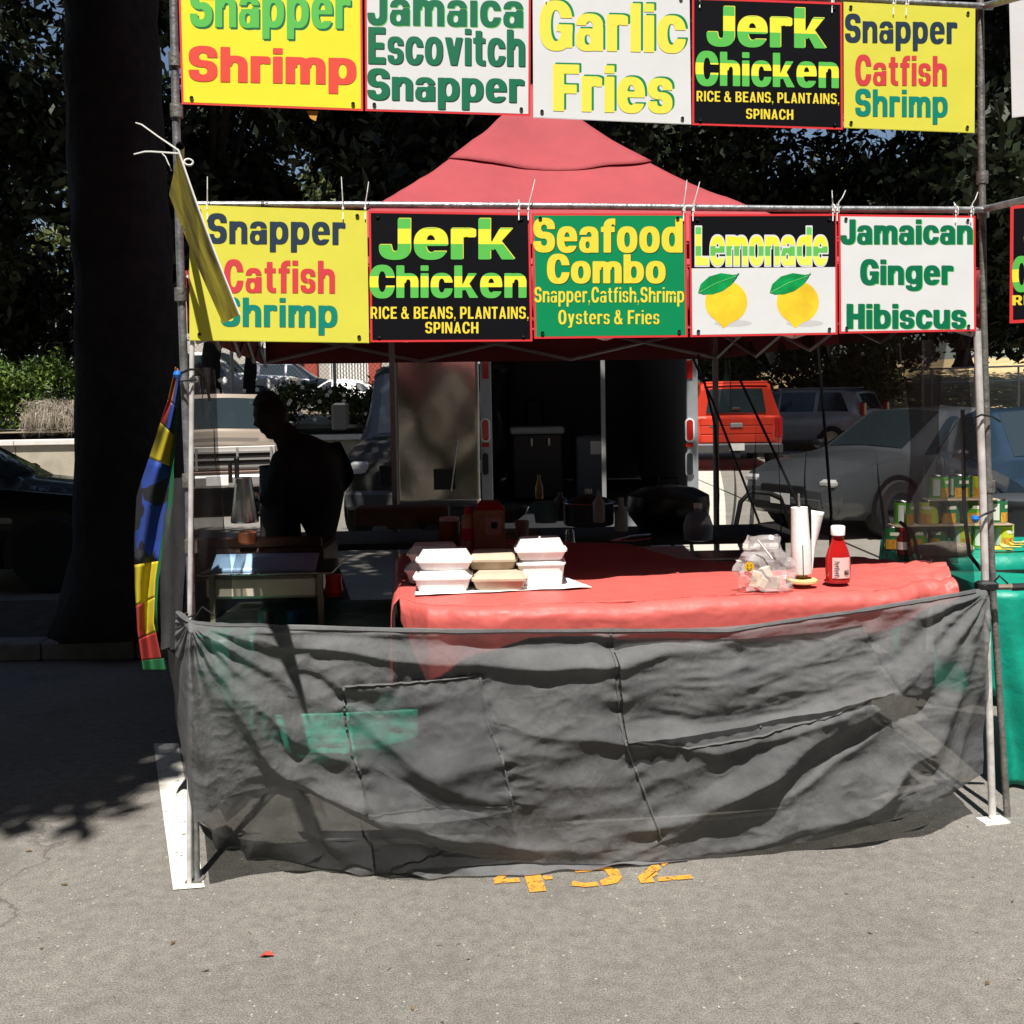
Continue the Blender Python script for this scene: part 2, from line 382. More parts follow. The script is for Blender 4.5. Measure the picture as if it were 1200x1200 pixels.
# ---------------------------------------------------------------- trees
def leaves(blobs, n, size, m, name, parent, seed=0, kind=None, shell=.55, upbias=.3):
    g = np.random.default_rng(seed)
    vol = np.array([b[3] * b[4] * b[5] for b in blobs]) ** .7; vol = vol / vol.sum()
    idx = g.choice(len(blobs), n, p=vol); B = np.array(blobs)[idx]
    d = g.normal(size=(n, 3)); d /= np.linalg.norm(d, axis=1)[:, None]
    # clumps: directions pulled to a few twig centres inside each blob
    r = (shell + (1 - shell) * g.random(n)) * (0.9 + .2 * np.sin(d[:, 0] * 7 + idx) * np.sin(d[:, 1] * 6 + idx * 2) * 1.4)
    c = B[:, :3] + d * B[:, 3:6] * r[:, None]
    s = size * (.6 + .8 * g.random(n))
    a = g.normal(size=(n, 3)); a /= np.linalg.norm(a, axis=1)[:, None]
    nn = g.normal(size=(n, 3)) + np.array([0, 0, upbias]); b = np.cross(a, nn); b /= np.linalg.norm(b, axis=1)[:, None] + 1e-9
    v = np.empty((n, 4, 3)); v[:, 0] = c - a * s[:, None]; v[:, 1] = c + b * s[:, None] * .42; v[:, 2] = c + a * s[:, None]; v[:, 3] = c - b * s[:, None] * .42
    off = np.array(chain_loc(parent)) if parent is not None else np.zeros(3)
    v = (v - off).reshape(-1, 3)
    me = bpy.data.meshes.new(name); me.vertices.add(n * 4); me.vertices.foreach_set('co', v.astype(np.float32).ravel())
    me.loops.add(n * 4); me.loops.foreach_set('vertex_index', np.arange(n * 4, dtype=np.int32))
    me.polygons.add(n); me.polygons.foreach_set('loop_start', np.arange(0, n * 4, 4, dtype=np.int32)); me.update(calc_edges=True)
    me.materials.append(m); o = bpy.data.objects.new(name, me); C.objects.link(o)
    if parent is not None: o.parent = parent
    if kind: o['kind'] = kind
    return o
def trunk(b, base, top, r0, r1, seg=14, wob=.1, n=14, seed=1):
    base = Vector(base); top = Vector(top); pts = []; rs = []
    for i in range(n + 1):
        t = i / n; p = base.lerp(top, t); p += Vector((mnoise.noise((t * 3, seed, 0)), mnoise.noise((t * 3, seed, 9)), 0)) * wob
        pts.append(p); rs.append(r0 + (r1 - r0) * t + r0 * .55 * max(0, 1 - t * 7) ** 2)
    k = len(b.v); b.tube(pts, rs, seg)
    for i in range(k, len(b.v)):
        v = b.v[i]; b.v[i] = v + Vector((mnoise.noise(v * 4), mnoise.noise(v * 4 + Vector((9, 0, 0))), 0)) * r0 * .16
def tree(name, label, base, top, r, blobs, n, size, m, seed, limbs=6, group=None):
    t = thing(name, label, 'tree', base, group=group)
    b = MB(); trunk(b, base, top, r, r * .62, 22, seed=seed, n=26)
    b.build('trunk', M_bark, t, smooth=True, sharp=180)
    g = random.Random(seed)
    for k in range(limbs):
        q = blobs[k % len(blobs)]; b = MB(); st = Vector(top) * .9 + Vector(base) * .1
        en = Vector(q[:3]); md = st.lerp(en, .5) + Vector((g.uniform(-.3, .3), g.uniform(-.3, .3), g.uniform(0, .5)))
        b.tube([st, st.lerp(md, .5), md, en], [r * .45, r * .36, r * .25, r * .08], 8); b.build('limb', M_bark, t, smooth=True, sharp=180)
    leaves(blobs, n, size, m, 'crown', t, seed); return t

# ---- big shade tree at the left
def rb(x0, x1, y0, y1, z0, z1, n, r0, r1, seed, hole=None):
    g = random.Random(seed); out = []
    while len(out) < n:
        x, y, z = g.uniform(x0, x1), g.uniform(y0, y1), g.uniform(z0, z1)
        if hole and hole(x, y, z): continue
        r = g.uniform(r0, r1); out.append((x, y, z, r * 1.15, r * 1.15, r * .75))
    return out
T1b = rb(-13, -4.9, -7, 1, 6.5, 10.5, 40, 1.3, 1.8, 303) + rb(-12, -3.0, .9, 7.2, 7.4, 11, 46, 1.2, 1.9, 3) + [(-2.85, .95, 8.0, 1.15, 1.0, .8), (-4.2, .6, 8.0, 1.2, 1.1, .8), (-3.6, 1.4, 8.6, 1.2, 1.1, .8), (-3.2, 2.0, 7.9, 1.2, 1.1, .8), (-2.9, 3.2, 8.4, 1.1, 1.1, .8), (-5.6, .4, 8.1, 1.3, 1.0, .8), (-7.0, .6, 8.2, 1.3, 1.0, .8), (-2.9, 2.2, 8.4, 1.1, 1.1, .8), (-4.2, 1.6, 8.6, 1.6, 1.3, 1.0), (-2.6, 3.6, 9.8, 1.1, 1.2, .9), (-6, 1.2, 8.4, 1.7, 1.2, 1.0), (-8.4, 1.3, 8.6, 1.6, 1.3, .9)] + rb(-1.6, -1.0, 3.6, 6.0, 9.5, 11, 4, .8, 1.1, 4)  # first clumps extend the crown unseen over the camera side to block sky
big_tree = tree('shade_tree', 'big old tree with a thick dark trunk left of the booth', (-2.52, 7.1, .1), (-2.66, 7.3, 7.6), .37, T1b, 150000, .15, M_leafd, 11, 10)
leaves([(-2.75 - 1.3 * k, .68 + .5 * r_, 7.9 + .5 * r_, 1.25, .9, .7) for k in range(5) for r_ in range(3)] + [(-2.7, 1.9, 8.2, 1.1, 1, .7), (-2.9, 2.9, 8.4, 1.2, 1, .7), (-2.8, 3.9, 8.6, 1.2, 1, .7), (-4.2, 2.6, 8.6, 1.3, 1.2, .7), (-5.8, 3, 8.6, 1.4, 1.2, .7), (-4.2, 4.2, 8.8, 1.3, 1.2, .7)], 90000, .11, M_leafd, 'shade_leaves', big_tree, 77, shell=.1)  # unseen leaf mass added overhead to deepen the shade on the left ground
T2b = rb(-1.0, .9, 6.0, 15, 7.8, 11.5, 22, 1.0, 1.5, 5) + rb(-2.6, 1.2, 16.5, 19.5, 4.6, 8.6, 22, 1.1, 1.6, 6) + rb(-2, 1.5, 13.5, 16, 9.5, 12, 12, 1.2, 1.6, 66)
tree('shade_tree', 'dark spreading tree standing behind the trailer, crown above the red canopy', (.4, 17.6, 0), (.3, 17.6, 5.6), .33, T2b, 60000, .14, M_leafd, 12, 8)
T3b = rb(2.6, 16, 22, 30, 11, 16, 50, 1.7, 2.5, 7) + rb(10.5, 16, 19, 26, 4.5, 9.5, 22, 1.2, 1.8, 8)
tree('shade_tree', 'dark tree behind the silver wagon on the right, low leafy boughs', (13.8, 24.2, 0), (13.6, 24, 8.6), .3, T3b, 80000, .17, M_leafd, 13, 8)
T4b = rb(-16, -2.5, 16.5, 22, 8.5, 13, 40, 1.5, 2.3, 17, lambda x, y, z: x < -6.0 and y < 20.6) + rb(-15, -2.0, 22.5, 27, 4.9, 8.8, 44, 1.1, 1.6, 18) + rb(-18, -10.8, 26, 28.5, 3.0, 6.0, 30, 1.0, 1.4, 19)
tree('shade_tree', 'dark tree rising behind the retaining wall at far left', (-6.9, 24.6, 1.1), (-6.8, 24.5, 5.5), .25, T4b, 90000, .16, M_leafd, 14, 6)
T5b = rb(-3, 18, 33, 40, 3.9, 15, 120, 1.6, 2.6, 19)
tree('backdrop_tree', 'olive green tree on the dry slope behind the red pickup', (7.5, 37, .3), (7.5, 37, 6), .34, T5b, 110000, .2, M_leafd, 15, 6)
T6b = rb(13, 26, 38, 48, 4.2, 10, 34, 1.8, 2.6, 29)
tree('backdrop_tree', 'olive tree on the dry hillside at the far right edge', (18.2, 43, 2.6), (18.2, 43, 6), .3, T6b, 30000, .2, M_leafm, 16, 5)
T7b = rb(-26, -3, 58, 66, 6, 14, 34, 2.4, 3.6, 39)
tree('backdrop_tree', 'far tree beyond the fenced lot at upper left', (-14, 62, 2), (-14, 62, 8), .4, T7b, 24000, .28, M_leafm, 17, 5)
# unseen trees added behind and beside the camera to close off sky light
for i, (x, y, lab) in enumerate(((-9, -11, 'unseen tree added behind the camera to block sky light, left one'), (1, -15, 'unseen tree added behind the camera to block sky light, middle one'), (11, -12, 'unseen tree added behind the camera to block sky light, right one'), (-15, 2, 'unseen tree added well to the left of the stall to block sky light'), (-19, -8, 'unseen tree added at the far left corner to block sky light'), (19, 1, 'unseen tree added well to the right of the neighbour stall to block sky light'), (10, -5, 'unseen tree added behind and right of the camera to block sky light'), (-5, -9.5, 'tall unseen tree added behind the camera to block sky light, inner left'), (6, -9.5, 'tall unseen tree added behind the camera to block sky light, inner right'), (0, -9, 'tall unseen tree added straight behind the camera to block sky light'))):
    bb = rb(x - 4.2, x + 4.2, y - 2.2, y + 2.2, 2.4, 12.5, 64, 1.6, 2.4, 80 + i)
    tree('shade_tree', lab, (x, y, 0), (x, y, 5), .35, bb, 34000, .34, M_leafd, 40 + i, 4)

# ---- shrubs at the left above the wall
s = thing('green_shrub', 'bright green leafy shrub above the retaining wall at far left', 'shrub', (-10.6, 22.8, 1.05))
leaves([(-11.4, 22.8, 1.8, 1.4, .7, .75), (-9.8, 23, 2.0, 1.0, .7, .8), (-9.2, 23.3, 1.85, .6, .5, .6), (-10.8, 22.7, 2.2, .6, .5, .45)], 13000, .06, M_leafb, 'foliage', s, 21)
MB().tube([(-10.6, 22.8, 1.0), (-10.5, 22.9, 1.9)], .03).build('stem', M_bark, s)
s = thing('dry_bush', 'dry pale brown bush hanging over the retaining wall', 'shrub', (-9.2, 22.2, 1.05))
b = MB(); g = random.Random(5)
for i in range(900):
    a = g.uniform(0, 2 * math.pi); rr = g.random() ** .5
    p = Vector((-9.35 + .78 * rr * math.cos(a), 22.05 + .3 * rr * math.sin(a), 1.72 - .3 * rr * rr + g.uniform(-.12, .06)))
    e = p + Vector((g.uniform(-.12, .12), g.uniform(-.2, .05), -g.uniform(.15, .5)))
    w_ = Vector((g.uniform(-1, 1), g.uniform(-1, 1), 0)).normalized() * .007
    b.add([p - w_, p + w_, e], [(0, 1, 2)])
for i in range(1500):
    a = g.uniform(0, 2 * math.pi); rr = g.random() ** .5
    p = Vector((-9.35 + .82 * rr * math.cos(a), 22.05 + .3 * rr * math.sin(a), 1.4 + g.uniform(-.35, .35)))
    e = p + Vector((g.uniform(-.16, .16), g.uniform(-.1, .05), g.uniform(-.16, .16)))
    w_ = Vector((g.uniform(-1, 1), 0, g.uniform(-1, 1))).normalized() * .008
    b.add([p - w_, p + w_, e], [(0, 1, 2)])
b.build('stems', M_dry, s, fixn=False)
s = thing('flowering_hedge', 'dark green hedge with white blossoms above the wall behind the cook', 'hedge', (-4.6, 23, 1.05))
leaves(rb(-6.6, -2.2, 22.3, 23.2, 1.25, 2.0, 22, .32, .5, 61), 13000, .05, M_leafm, 'foliage', s, 22)
fb = MB(); g = random.Random(8)
for i in range(60):
    p = Vector((g.uniform(-6.4, -2.3), 21.85 + g.uniform(-.05, .1), g.uniform(1.2, 2.1)))
    for k in range(5):
        a = k * 1.257; fb.add([p, p + Vector((math.cos(a) * .045, -.02, math.sin(a) * .045)), p + Vector((math.cos(a + .7) * .045, -.02, math.sin(a + .7) * .045))], [(0, 1, 2)])
fb.build('blossoms', M_white, s, fixn=False, kind='stuff')
s = thing('tall_shrub', 'dark shrub low at the left under the trees', 'shrub', (-12.5, 22.6, 1.05))
leaves(rb(-15, -11.3, 22.2, 23.2, 1.3, 2.2, 10, .4, .6, 71), 5000, .06, M_leafd, 'foliage', s, 23)

# ---------------------------------------------------------------- vehicles
def ring(s):
    x, zb, zm, zt, wb, wt = s
    h = [(0, zb), (wb * .82, zb), (wb * .97, zb + .10), (wb, zb + (zm - zb) * .45), (wb * .985, zm - .10), (wb * .95, zm), (wt, max(zm + .004, zt - .055)), (wt * .90, max(zm + .008, zt - .012)), (0, max(zm + .01, zt + .012))]
    return [Vector((x, y, z)) for y, z in h] + [Vector((x, -y, z)) for y, z in h[-2:0:-1]]
def car(name, label, cat, loc, heading, st, paint, wheels, wr=.33, glass=(), scale=1.0, parts=None, group=None, arch=True):
    t = thing(name, label, cat, loc, heading, group)
    # resample stations smoothly
    n = 60; xs = [s[0] for s in st]; ss = []
    xr = np.linspace(xs[0], xs[-1], n)
    for x in sorted(set([float(v) for v in xr] + xs)):
        row = [x] + [float(np.interp(x, xs, [s[k] for s in st])) for k in range(1, 6)]
        ss.append(row)
    b = MB(); rings = [ring(s) for s in ss]; m = len(rings[0])
    for r_ in rings: b.v += r_
    for i in range(len(rings) - 1):
        for j in range(m): b.f.append((i * m + j, i * m + (j + 1) % m, (i + 1) * m + (j + 1) % m, (i + 1) * m + j))
    b.f.append(tuple(range(m))); b.f.append(tuple((len(rings) - 1) * m + j for j in range(m - 1, -1, -1)))
    body = b.build('body', paint, t, smooth=True, local=True, sharp=40)
    def at_x(x): return [x] + [float(np.interp(x, xs, [s[k] for s in st])) for k in range(1, 6)]
    for gl in glass:
        if gl[0] == 'side':
            _, xa0, xa1, xb0, xb1 = gl[:5]       # belt from xa0..xb0, top xa1..xb1
            for sgn in (1, -1):
                g_ = MB(); N = 8; lo = []; hi = []
                for k in range(N + 1):
                    f = k / N; xl = xa0 + (xb0 - xa0) * f; xh = xa1 + (xb1 - xa1) * f
                    rl = ring(at_x(xl)); rh = ring(at_x(xh))
                    a, c2 = rl[5], rl[6]; pl = a.lerp(c2, .08); a, c2 = rh[5], rh[6]; ph = a.lerp(c2, .93)
                    o_ = Vector((0, .006, .002)); pl = pl + o_; ph = ph + o_
                    lo.append(Vector((xl, pl.y * sgn, pl.z))); hi.append(Vector((xh, ph.y * sgn, ph.z)))
                g_.add(lo + hi, [(k, k + 1, N + 2 + k, N + 1 + k) for k in range(N)])
                g_.build('side_window', M_glass, t, smooth=True, local=True)
        else:
            _, x0, x1, k0, nm = gl            # over the top surface between x0 and x1
            g_ = MB(); N = 8; rows = []
            for k in range(N + 1):
                x = x0 + (x1 - x0) * k / N; s_ = at_x(x); r_ = ring(s_)
                e = max(.01, r_[7].y * k0); zc = r_[8].z; ze = r_[7].z
                dz = .008
                rows.append([Vector((x + (.006 if x0 > x1 else -.006) * 0, yy, zc + (ze - zc) * (abs(yy) / max(e, .01)) ** 2 + dz)) for yy in np.linspace(-e, e, 7)])
            for r_ in rows: g_.v += r_
            for a in range(N):
                for c2 in range(6): g_.f.append((a * 7 + c2, a * 7 + c2 + 1, a * 7 + c2 + 8, a * 7 + c2 + 7))
            g_.build(nm, M_glass, t, smooth=True, local=True)
    rx = Matrix.Rotation(R(90), 3, 'X')
    for (wx, wy) in wheels:
        for sgn in (1, -1):
            yo = wy * sgn
            if arch:
                a = MB(); pts = [(wx + math.cos(q_) * wr * 1.17, yo - sgn * .015, wr + math.sin(q_) * wr * 1.17) for q_ in np.linspace(-.25, math.pi + .25, 16)]
                a.prism(pts, (0, sgn * .012, 0)); a.build('wheel_arch', M_black, t, local=True)
            wh = MB(); wh.lathe([(wr * .62, -.11), (wr * .95, -.11), (wr, -.08), (wr, .08), (wr * .95, .11), (wr * .62, .11)], (wx, yo - sgn * .085, wr), 24, rx)
            wo = wh.build('wheel', M_rub, t, smooth=True, local=True)
            rm = MB(); rm.lathe([(wr * .61, -.03), (wr * .6, .0), (.05, .012 * sgn)], (wx, yo + sgn * .01, wr), 20, rx)
            rm.build('rim', M_chrome if not name.startswith('van') else M_steel, wo, smooth=True, local=True)
            for q_ in range(5):
                pass
    if parts: parts(t)
    t.scale = (scale,) * 3
    return t
def lbox(t, nm, m, c, d, ch=.0, rot=None, label=None, parent=None):
    b = MB(); b.box(c, d, ch=ch, rot=rot); return b.build(nm, m, parent or t, local=True, label=label)
def P_body(nm, col, rough=.3, metal=.3): return mat(nm, col, rough, metal, var=.08, scale=2, coat=.6)

SEDAN = [(-2.25, .32, .62, .64, .60, .5), (-2.2, .27, .82, .84, .78, .62), (-1.75, .24, .92, .96, .85, .68), (-1.45, .22, .93, 1.0, .87, .66), (-.85, .2, .93, 1.34, .88, .60), (-.3, .2, .92, 1.42, .88, .60), (.3, .2, .91, 1.40, .88, .60), (1.05, .2, .90, .95, .87, .68), (1.7, .22, .82, .86, .84, .66), (2.1, .25, .70, .73, .76, .58), (2.25, .33, .55, .57, .62, .5)]
WAGON = [(-2.15, .35, .75, .78, .72, .56), (-2.1, .30, .95, 1.0, .82, .62), (-1.85, .26, .98, 1.50, .86, .62), (-1.4, .24, .98, 1.58, .88, .64), (0, .22, .97, 1.60, .88, .64), (.3, .22, .96, 1.56, .88, .63), (1.05, .22, .95, 1.02, .88, .7), (1.8, .25, .86, .90, .85, .68), (2.15, .30, .66, .70, .76, .58)]
PICKUP = [(-2.8, .52, 1.12, 1.13, .92, .86), (-2.75, .45, 1.16, 1.17, .95, .86), (-2.74, .45, 1.16, 1.75, .96, .72), (-2.6, .45, 1.16, 1.88, .96, .72), (-1.0, .42, 1.16, 1.92, .96, .74), (.2, .42, 1.14, 1.93, .96, .72), (.5, .42, 1.13, 1.88, .96, .70), (1.15, .42, 1.12, 1.18, .95, .80), (2.4, .45, 1.06, 1.10, .93, .80), (2.7, .5, .95, .98, .88, .74), (2.75, .55, .80, .82, .84, .7)]
OLDTRUCK = [(-2.6, .5, 1.0, 1.02, .9, .84), (-.8, .45, 1.02, 1.04, .94, .84), (-.78, .45, 1.04, 1.70, .94, .76), (-.4, .45, 1.05, 1.76, .95, .78), (.45, .45, 1.05, 1.76, .95, .78), (1.0, .45, 1.04, 1.18, .95, .84), (1.05, .45, 1.04, 1.14, .95, .86), (2.35, .48, 1.0, 1.06, .94, .86), (2.45, .5, .98, 1.02, .93, .86)]
VAN = [(-2.6, .4, 1.1, 1.95, .95, .85), (-2.5, .35, 1.15, 2.05, .98, .86), (.9, .33, 1.15, 2.06, .98, .86), (1.15, .33, 1.12, 1.98, .98, .82), (1.75, .33, 1.08, 1.18, .97, .78), (2.35, .38, .98, 1.02, .92, .72), (2.5, .45, .75, .78, .82, .66)]

def nose(t):   # brown truck front
    mm = mat('dull chrome trim', (.62, .6, .58), .35, .7)
    lbox(t, 'grille_surround', mat('silver plastic', (.5, .48, .46), .5, .3), (2.465, 0, .83), (.03, 1.62, .34), ch=.008)
    g_ = thing  # noqa
    for z in (.72, .82, .92): lbox(t, 'grille_bar', mm, (2.50, 0, z), (.03, 1.5, .025))
    for y in (-.75, -.28, .28, .75): lbox(t, 'grille_post', mm, (2.505, y, .83), (.03, .03, .32))
    for z in (.77, .87): lbox(t, 'grille_gap', M_black, (2.487, 0, z), (.016, 1.46, .065))
    for y in (-.72, .72):
        lbox(t, 'headlight', mat('lamp glass', (.75, .75, .75), .15, .2), (2.49, y, .62), (.03, .30, .12), ch=.006)
    lbox(t, 'bumper', mm, (2.58, 0, .52), (.16, 1.84, .17), ch=.03)
    lbox(t, 'lower_valance', mat('brown paint', (.13, .075, .055), .4, .2), (2.50, 0, .64), (.06, 1.6, .03), ch=.01)
    lbox(t, 'licence_plate', M_white, (2.667, 0, .53), (.01, .3, .13))
    for s_ in (-1, 1):
        mo = lbox(t, 'wing_mirror', M_black, (.75, s_ * 1.08, 1.2), (.08, .16, .22), ch=.02)
car('parked_pickup', 'old tan and brown pickup facing the camera behind the cook', 'pickup', (-4.78, 17.5, 0), R(-76), OLDTRUCK, P_body('tan and brown paint', (.30, .25, .205)), [(-1.7, .94), (1.65, .95)], .36,
    [('top', .97, .52, .86, 'windscreen'), ('side', -.7, -.65, .8, .4)], parts=nose)
def tailg(t):
    pr = P_body('orange red paint', (.66, .048, .022), .35, .1)
    for z, h in ((.70, .17), (.88, .17), (1.055, .16)): lbox(t, 'tailgate_panel', pr, (-2.812, 0, z), (.03, 1.48, h), ch=.012)
    lbox(t, 'tailgate_handle', mat('grey latch', (.35, .33, .33), .4, .4), (-2.84, 0, .98), (.03, .26, .10), ch=.012)
    lbox(t, 'bumper', mat('grey bumper', (.07, .07, .075), .5, .4), (-2.87, 0, .50), (.16, 1.88, .2), ch=.03)
    lbox(t, 'licence_plate', M_white, (-2.957, 0, .53), (.01, .3, .15))
    lbox(t, 'tow_hitch', M_black, (-2.92, 0, .36), (.16, .12, .1))
    for s_ in (-1, 1): lbox(t, 'tail_light', M_tailred, (-2.815, s_ * .87, .93), (.03, .15, .42), ch=.01)
    g_ = MB(); g_.prism([(-2.762, -.62, 1.24), (-2.762, .62, 1.24), (-2.742, .54, 1.74), (-2.742, -.54, 1.74)], (-.012, 0, 0)); w_ = g_.build('rear_window', M_glass, t, local=True)
    lbox(t, 'window_latch', M_chrome, (-2.785, 0, 1.33), (.02, .16, .05), ch=.006)
    lbox(t, 'maker_badge', M_chrome, (-2.834, .45, .96), (.01, .2, .035))
    lbox(t, 'roof_edge', pr, (-2.74, 0, 1.87), (.06, 1.3, .05), ch=.012)
for i, (xa, xb) in enumerate(((1.5, 4.8), (5.0, 8.4), (8.8, 13.2))):
    t = thing('slope_shrub', ('olive shrub at the foot of the slope behind the trailer post', 'olive shrub behind the red pickup', 'olive shrubs on the slope above the parked cars')[i], 'shrub', ((xa + xb) / 2, 34.4, .2))
    leaves(rb(xa, xb, 34.0, 36.2, 1.4, 4.4 - .9 * (i == 2), 22, .7, 1.1, 200 + i), 15000, .10, M_leafm, 'foliage', t, 50 + i)
    MB().tube([((xa + xb) / 2, 34.8, 0), ((xa + xb) / 2, 34.8, 2.0)], .06, 8).build('stem', M_bark, t)
rp = P(860, 468, 22.6)
car('parked_pickup', 'bright orange red pickup with a matching cap, tailgate towards us', 'pickup', (rp.x + .28, 22.3 + 2.8, 0), R(90 - 6), PICKUP, P_body('orange red paint', (.66, .048, .022)), [(-1.65, .96), (1.85, .96)], .40, [('side', -2.3, -2.3, -.7, -.7), ('side', -.4, -.35, 1.0, .45), ('top', 1.1, .52, .9, 'windscreen')], parts=tailg)
def wag(t):
    for s_ in (-1, 1):
        lbox(t, 'tail_light', M_tailred, (-2.08, s_ * .74, 1.08), (.12, .18, .34), ch=.03)
        lbox(t, 'wing_mirror', M_black, (.75, s_ * .98, 1.05), (.1, .16, .12), ch=.02)
        lbox(t, 'roof_rail', M_steel, (-.6, s_ * .60, 1.60), (1.9, .03, .03))
        for x in (.35, -.55): lbox(t, 'door_handle', M_chrome, (x, s_ * .89, .88), (.16, .03, .03))
    lbox(t, 'bumper', mat('wagon grey', (.3, .31, .32), .4, .4), (-2.14, 0, .5), (.16, 1.6, .22), ch=.04)
    lbox(t, 'licence_plate', M_white, (-2.165, 0, .8), (.02, .3, .14))
q = P(918, 468, 30.2)
car('parked_wagon', 'silver compact wagon seen from its rear corner beside the red pickup', 'car', (q.x + .4, 30.4, 0), R(140), WAGON, P_body('silver paint', (.42, .43, .45)), [(-1.35, .87), (1.35, .87)], .34,
    [('side', -1.75, -1.5, -.95, -.95), ('side', -.85, -.85, .05, .05), ('side', .12, .12, .95, .38), ('top', -1.88, -2.07, .9, 'rear_window'), ('top', 1.0, .35, .9, 'windscreen')], parts=wag, scale=1.1)
def sed(t):
    for s_ in (-1, 1):
        lbox(t, 'headlight', mat('lamp glass', (.75, .75, .75), .15, .2), (2.13, s_ * .60, .64), (.14, .22, .09), ch=.03)
        lbox(t, 'wing_mirror', M_black, (.75, s_ * .97, .98), (.12, .16, .11), ch=.03)
        for x in (.15, -.75): lbox(t, 'door_handle', M_chrome, (x, s_ * .885, .78), (.15, .03, .025))
        lbox(t, 'door_seam', M_black, (-.22, s_ * .882, .6), (.012, .01, .58))
        lbox(t, 'tail_light', M_tailred, (-2.17, s_ * .62, .76), (.1, .26, .13), ch=.03)
    lbox(t, 'grille', M_black, (2.235, 0, .55), (.05, .7, .1), ch=.01)
    lbox(t, 'air_intake', M_black, (2.24, 0, .36), (.05, .9, .1), ch=.01)
    lbox(t, 'bumper', mat('bumper plastic', (.08, .085, .09), .5), (2.2, 0, .42), (.12, 1.2, .14), ch=.03)
    lbox(t, 'licence_plate', M_white, (2.285, 0, .45), (.01, .3, .12))
q = P(1083, 468, 12.9)
car('parked_sedan', 'grey blue sedan seen side on through the black side net', 'car', (q.x, 12.9, 0), R(208), SEDAN, P_body('grey blue paint', (.10, .11, .12)), [(-1.35, .87), (1.4, .87)], .33,
    [('side', -1.3, -.95, -.72, -.72), ('side', -.65, -.65, .1, .1), ('side', .17, .17, .95, .38), ('top', -1.4, -.86, .9, 'rear_window'), ('top', 1.0, .33, .92, 'windscreen')], parts=sed)
car('parked_sedan', 'dark blue sedan nose on, right of the steel post', 'car', (5.45, 11.0, 0), R(-98), SEDAN, P_body('dark blue paint', (.022, .045, .075)), [(-1.35, .87), (1.4, .87)], .33,
    [('side', -1.3, -.95, -.72, -.72), ('side', -.65, -.65, .1, .1), ('side', .17, .17, .95, .38), ('top', -1.4, -.86, .9, 'rear_window'), ('top', 1.0, .33, .92, 'windscreen')], parts=sed)
car('parked_car', 'black car in deep shade at the far left behind the tree', 'car', (-5.5, 9.8, 0), R(8), SEDAN, P_body('black paint', (.008, .008, .009)), [(-1.35, .87), (1.4, .87)], .33,
    [('side', -1.3, -.95, -.72, -.72), ('side', -.65, -.65, .1, .1), ('side', .17, .17, .95, .38), ('top', 1.0, .33, .92, 'windscreen')], parts=sed)
def vanp(t):
    for s_ in (-1, 1):
        lbox(t, 'headlight', M_white, (2.42, s_ * .70, .82), (.12, .22, .2), ch=.03)
        mr = lbox(t, 'wing_mirror', M_black, (1.35, s_ * 1.22, 1.42), (.08, .22, .36), ch=.03)
        lbox(t, 'mirror_arm', M_black, (1.36, s_ * 1.06, 1.30), (.04, .2, .04))
    lbox(t, 'bumper', mat('bumper plastic', (.08, .085, .09), .5), (2.47, 0, .48), (.16, 1.7, .22), ch=.04)
    lbox(t, 'grille', M_black, (2.50, 0, .78), (.05, .9, .2), ch=.01)
q = P(470, 468, 12.0)
car('van', 'silver van with big black wing mirror beside the trailer', 'van', (q.x + .48, 12.6 + 1.9, 0), R(-97), VAN, P_body('darkened silver van paint', (.07, .066, .06)), [(-1.7, .98), (1.75, .97)], .35,  # dark brown reflection put into the silver van's paint colour
    [('side', .3, .3, 1.5, 1.0), ('top', 1.72, 1.17, .94, 'windscreen')], parts=vanp)
# beyond the wall
def gz(y): return 1.0 + .018 * (y - 17)
car('parked_pickup', 'white pickup side on in the fenced lot, far left', 'pickup', (P(243, 468, 31).x, 31, gz(31)), R(0), OLDTRUCK, P_body('white car paint', (.8, .8, .78), .4, 0), [(-1.7, .94), (1.65, .95)], .38, [('side', -.7, -.65, .8, .4), ('top', 1.0, .47, .93, 'windscreen')], scale=1.05)
car('parked_suv', 'dark navy sport utility vehicle side on beyond the hedge', 'car', (P(338, 468, 44).x, 44, gz(44)), R(0), WAGON, P_body('navy paint', (.015, .02, .035)), [(-1.35, .87), (1.35, .87)], .36,
    [('side', -1.75, -1.5, -.95, -.95), ('side', -.85, -.85, .05, .05), ('side', .12, .12, .95, .38)], scale=1.12)
car('parked_car', 'white car mostly hidden behind the flowering hedge', 'car', (P(408, 468, 40).x, 38, gz(38) - .3), R(180), SEDAN, P_body('white car paint', (.8, .8, .78), .4, 0), [(-1.35, .87), (1.4, .87)], .33, [('side', -1.3, -.95, -.72, -.72), ('side', .17, .17, .95, .38)], scale=.95)

# ---- chain link fence and barred building beyond
fn = thing('chain_fence', 'chain link fence with pale posts above the hedge', 'fence', (-7, 27, gz(27)))
M_post = mat('pale post', (.55, .55, .52), .5, .3)
z0 = gz(27)
for px in (150, 273, 393, 480): 
    x = P(px, 468, 27).x; MB().tube([(x, 27, z0), (x, 27, z0 + 2.1)], .045, 8).build('post', M_post, fn, smooth=True)
MB().tube([(-12, 27, z0 + 2.05), (-2, 27, z0 + 2.05)], .02, 6).build('top_rail', M_post, fn)
b = MB()
for sgn in (-1, 1):
    x = -12.0
    while x < -1.5:
        xa, xb = x, x + 2 * sgn; b.tube([(xa, 27.03, z0), (xb, 27.03, z0 + 2.0)], .004, 3, cap=False); x += .11
b.build('wire_mesh', M_steel, fn, kind='stuff', fixn=False)
bd = thing('barred_building', 'pale building with vertical white bars and red brick piers', 'building', (-9, 56, 1.9))
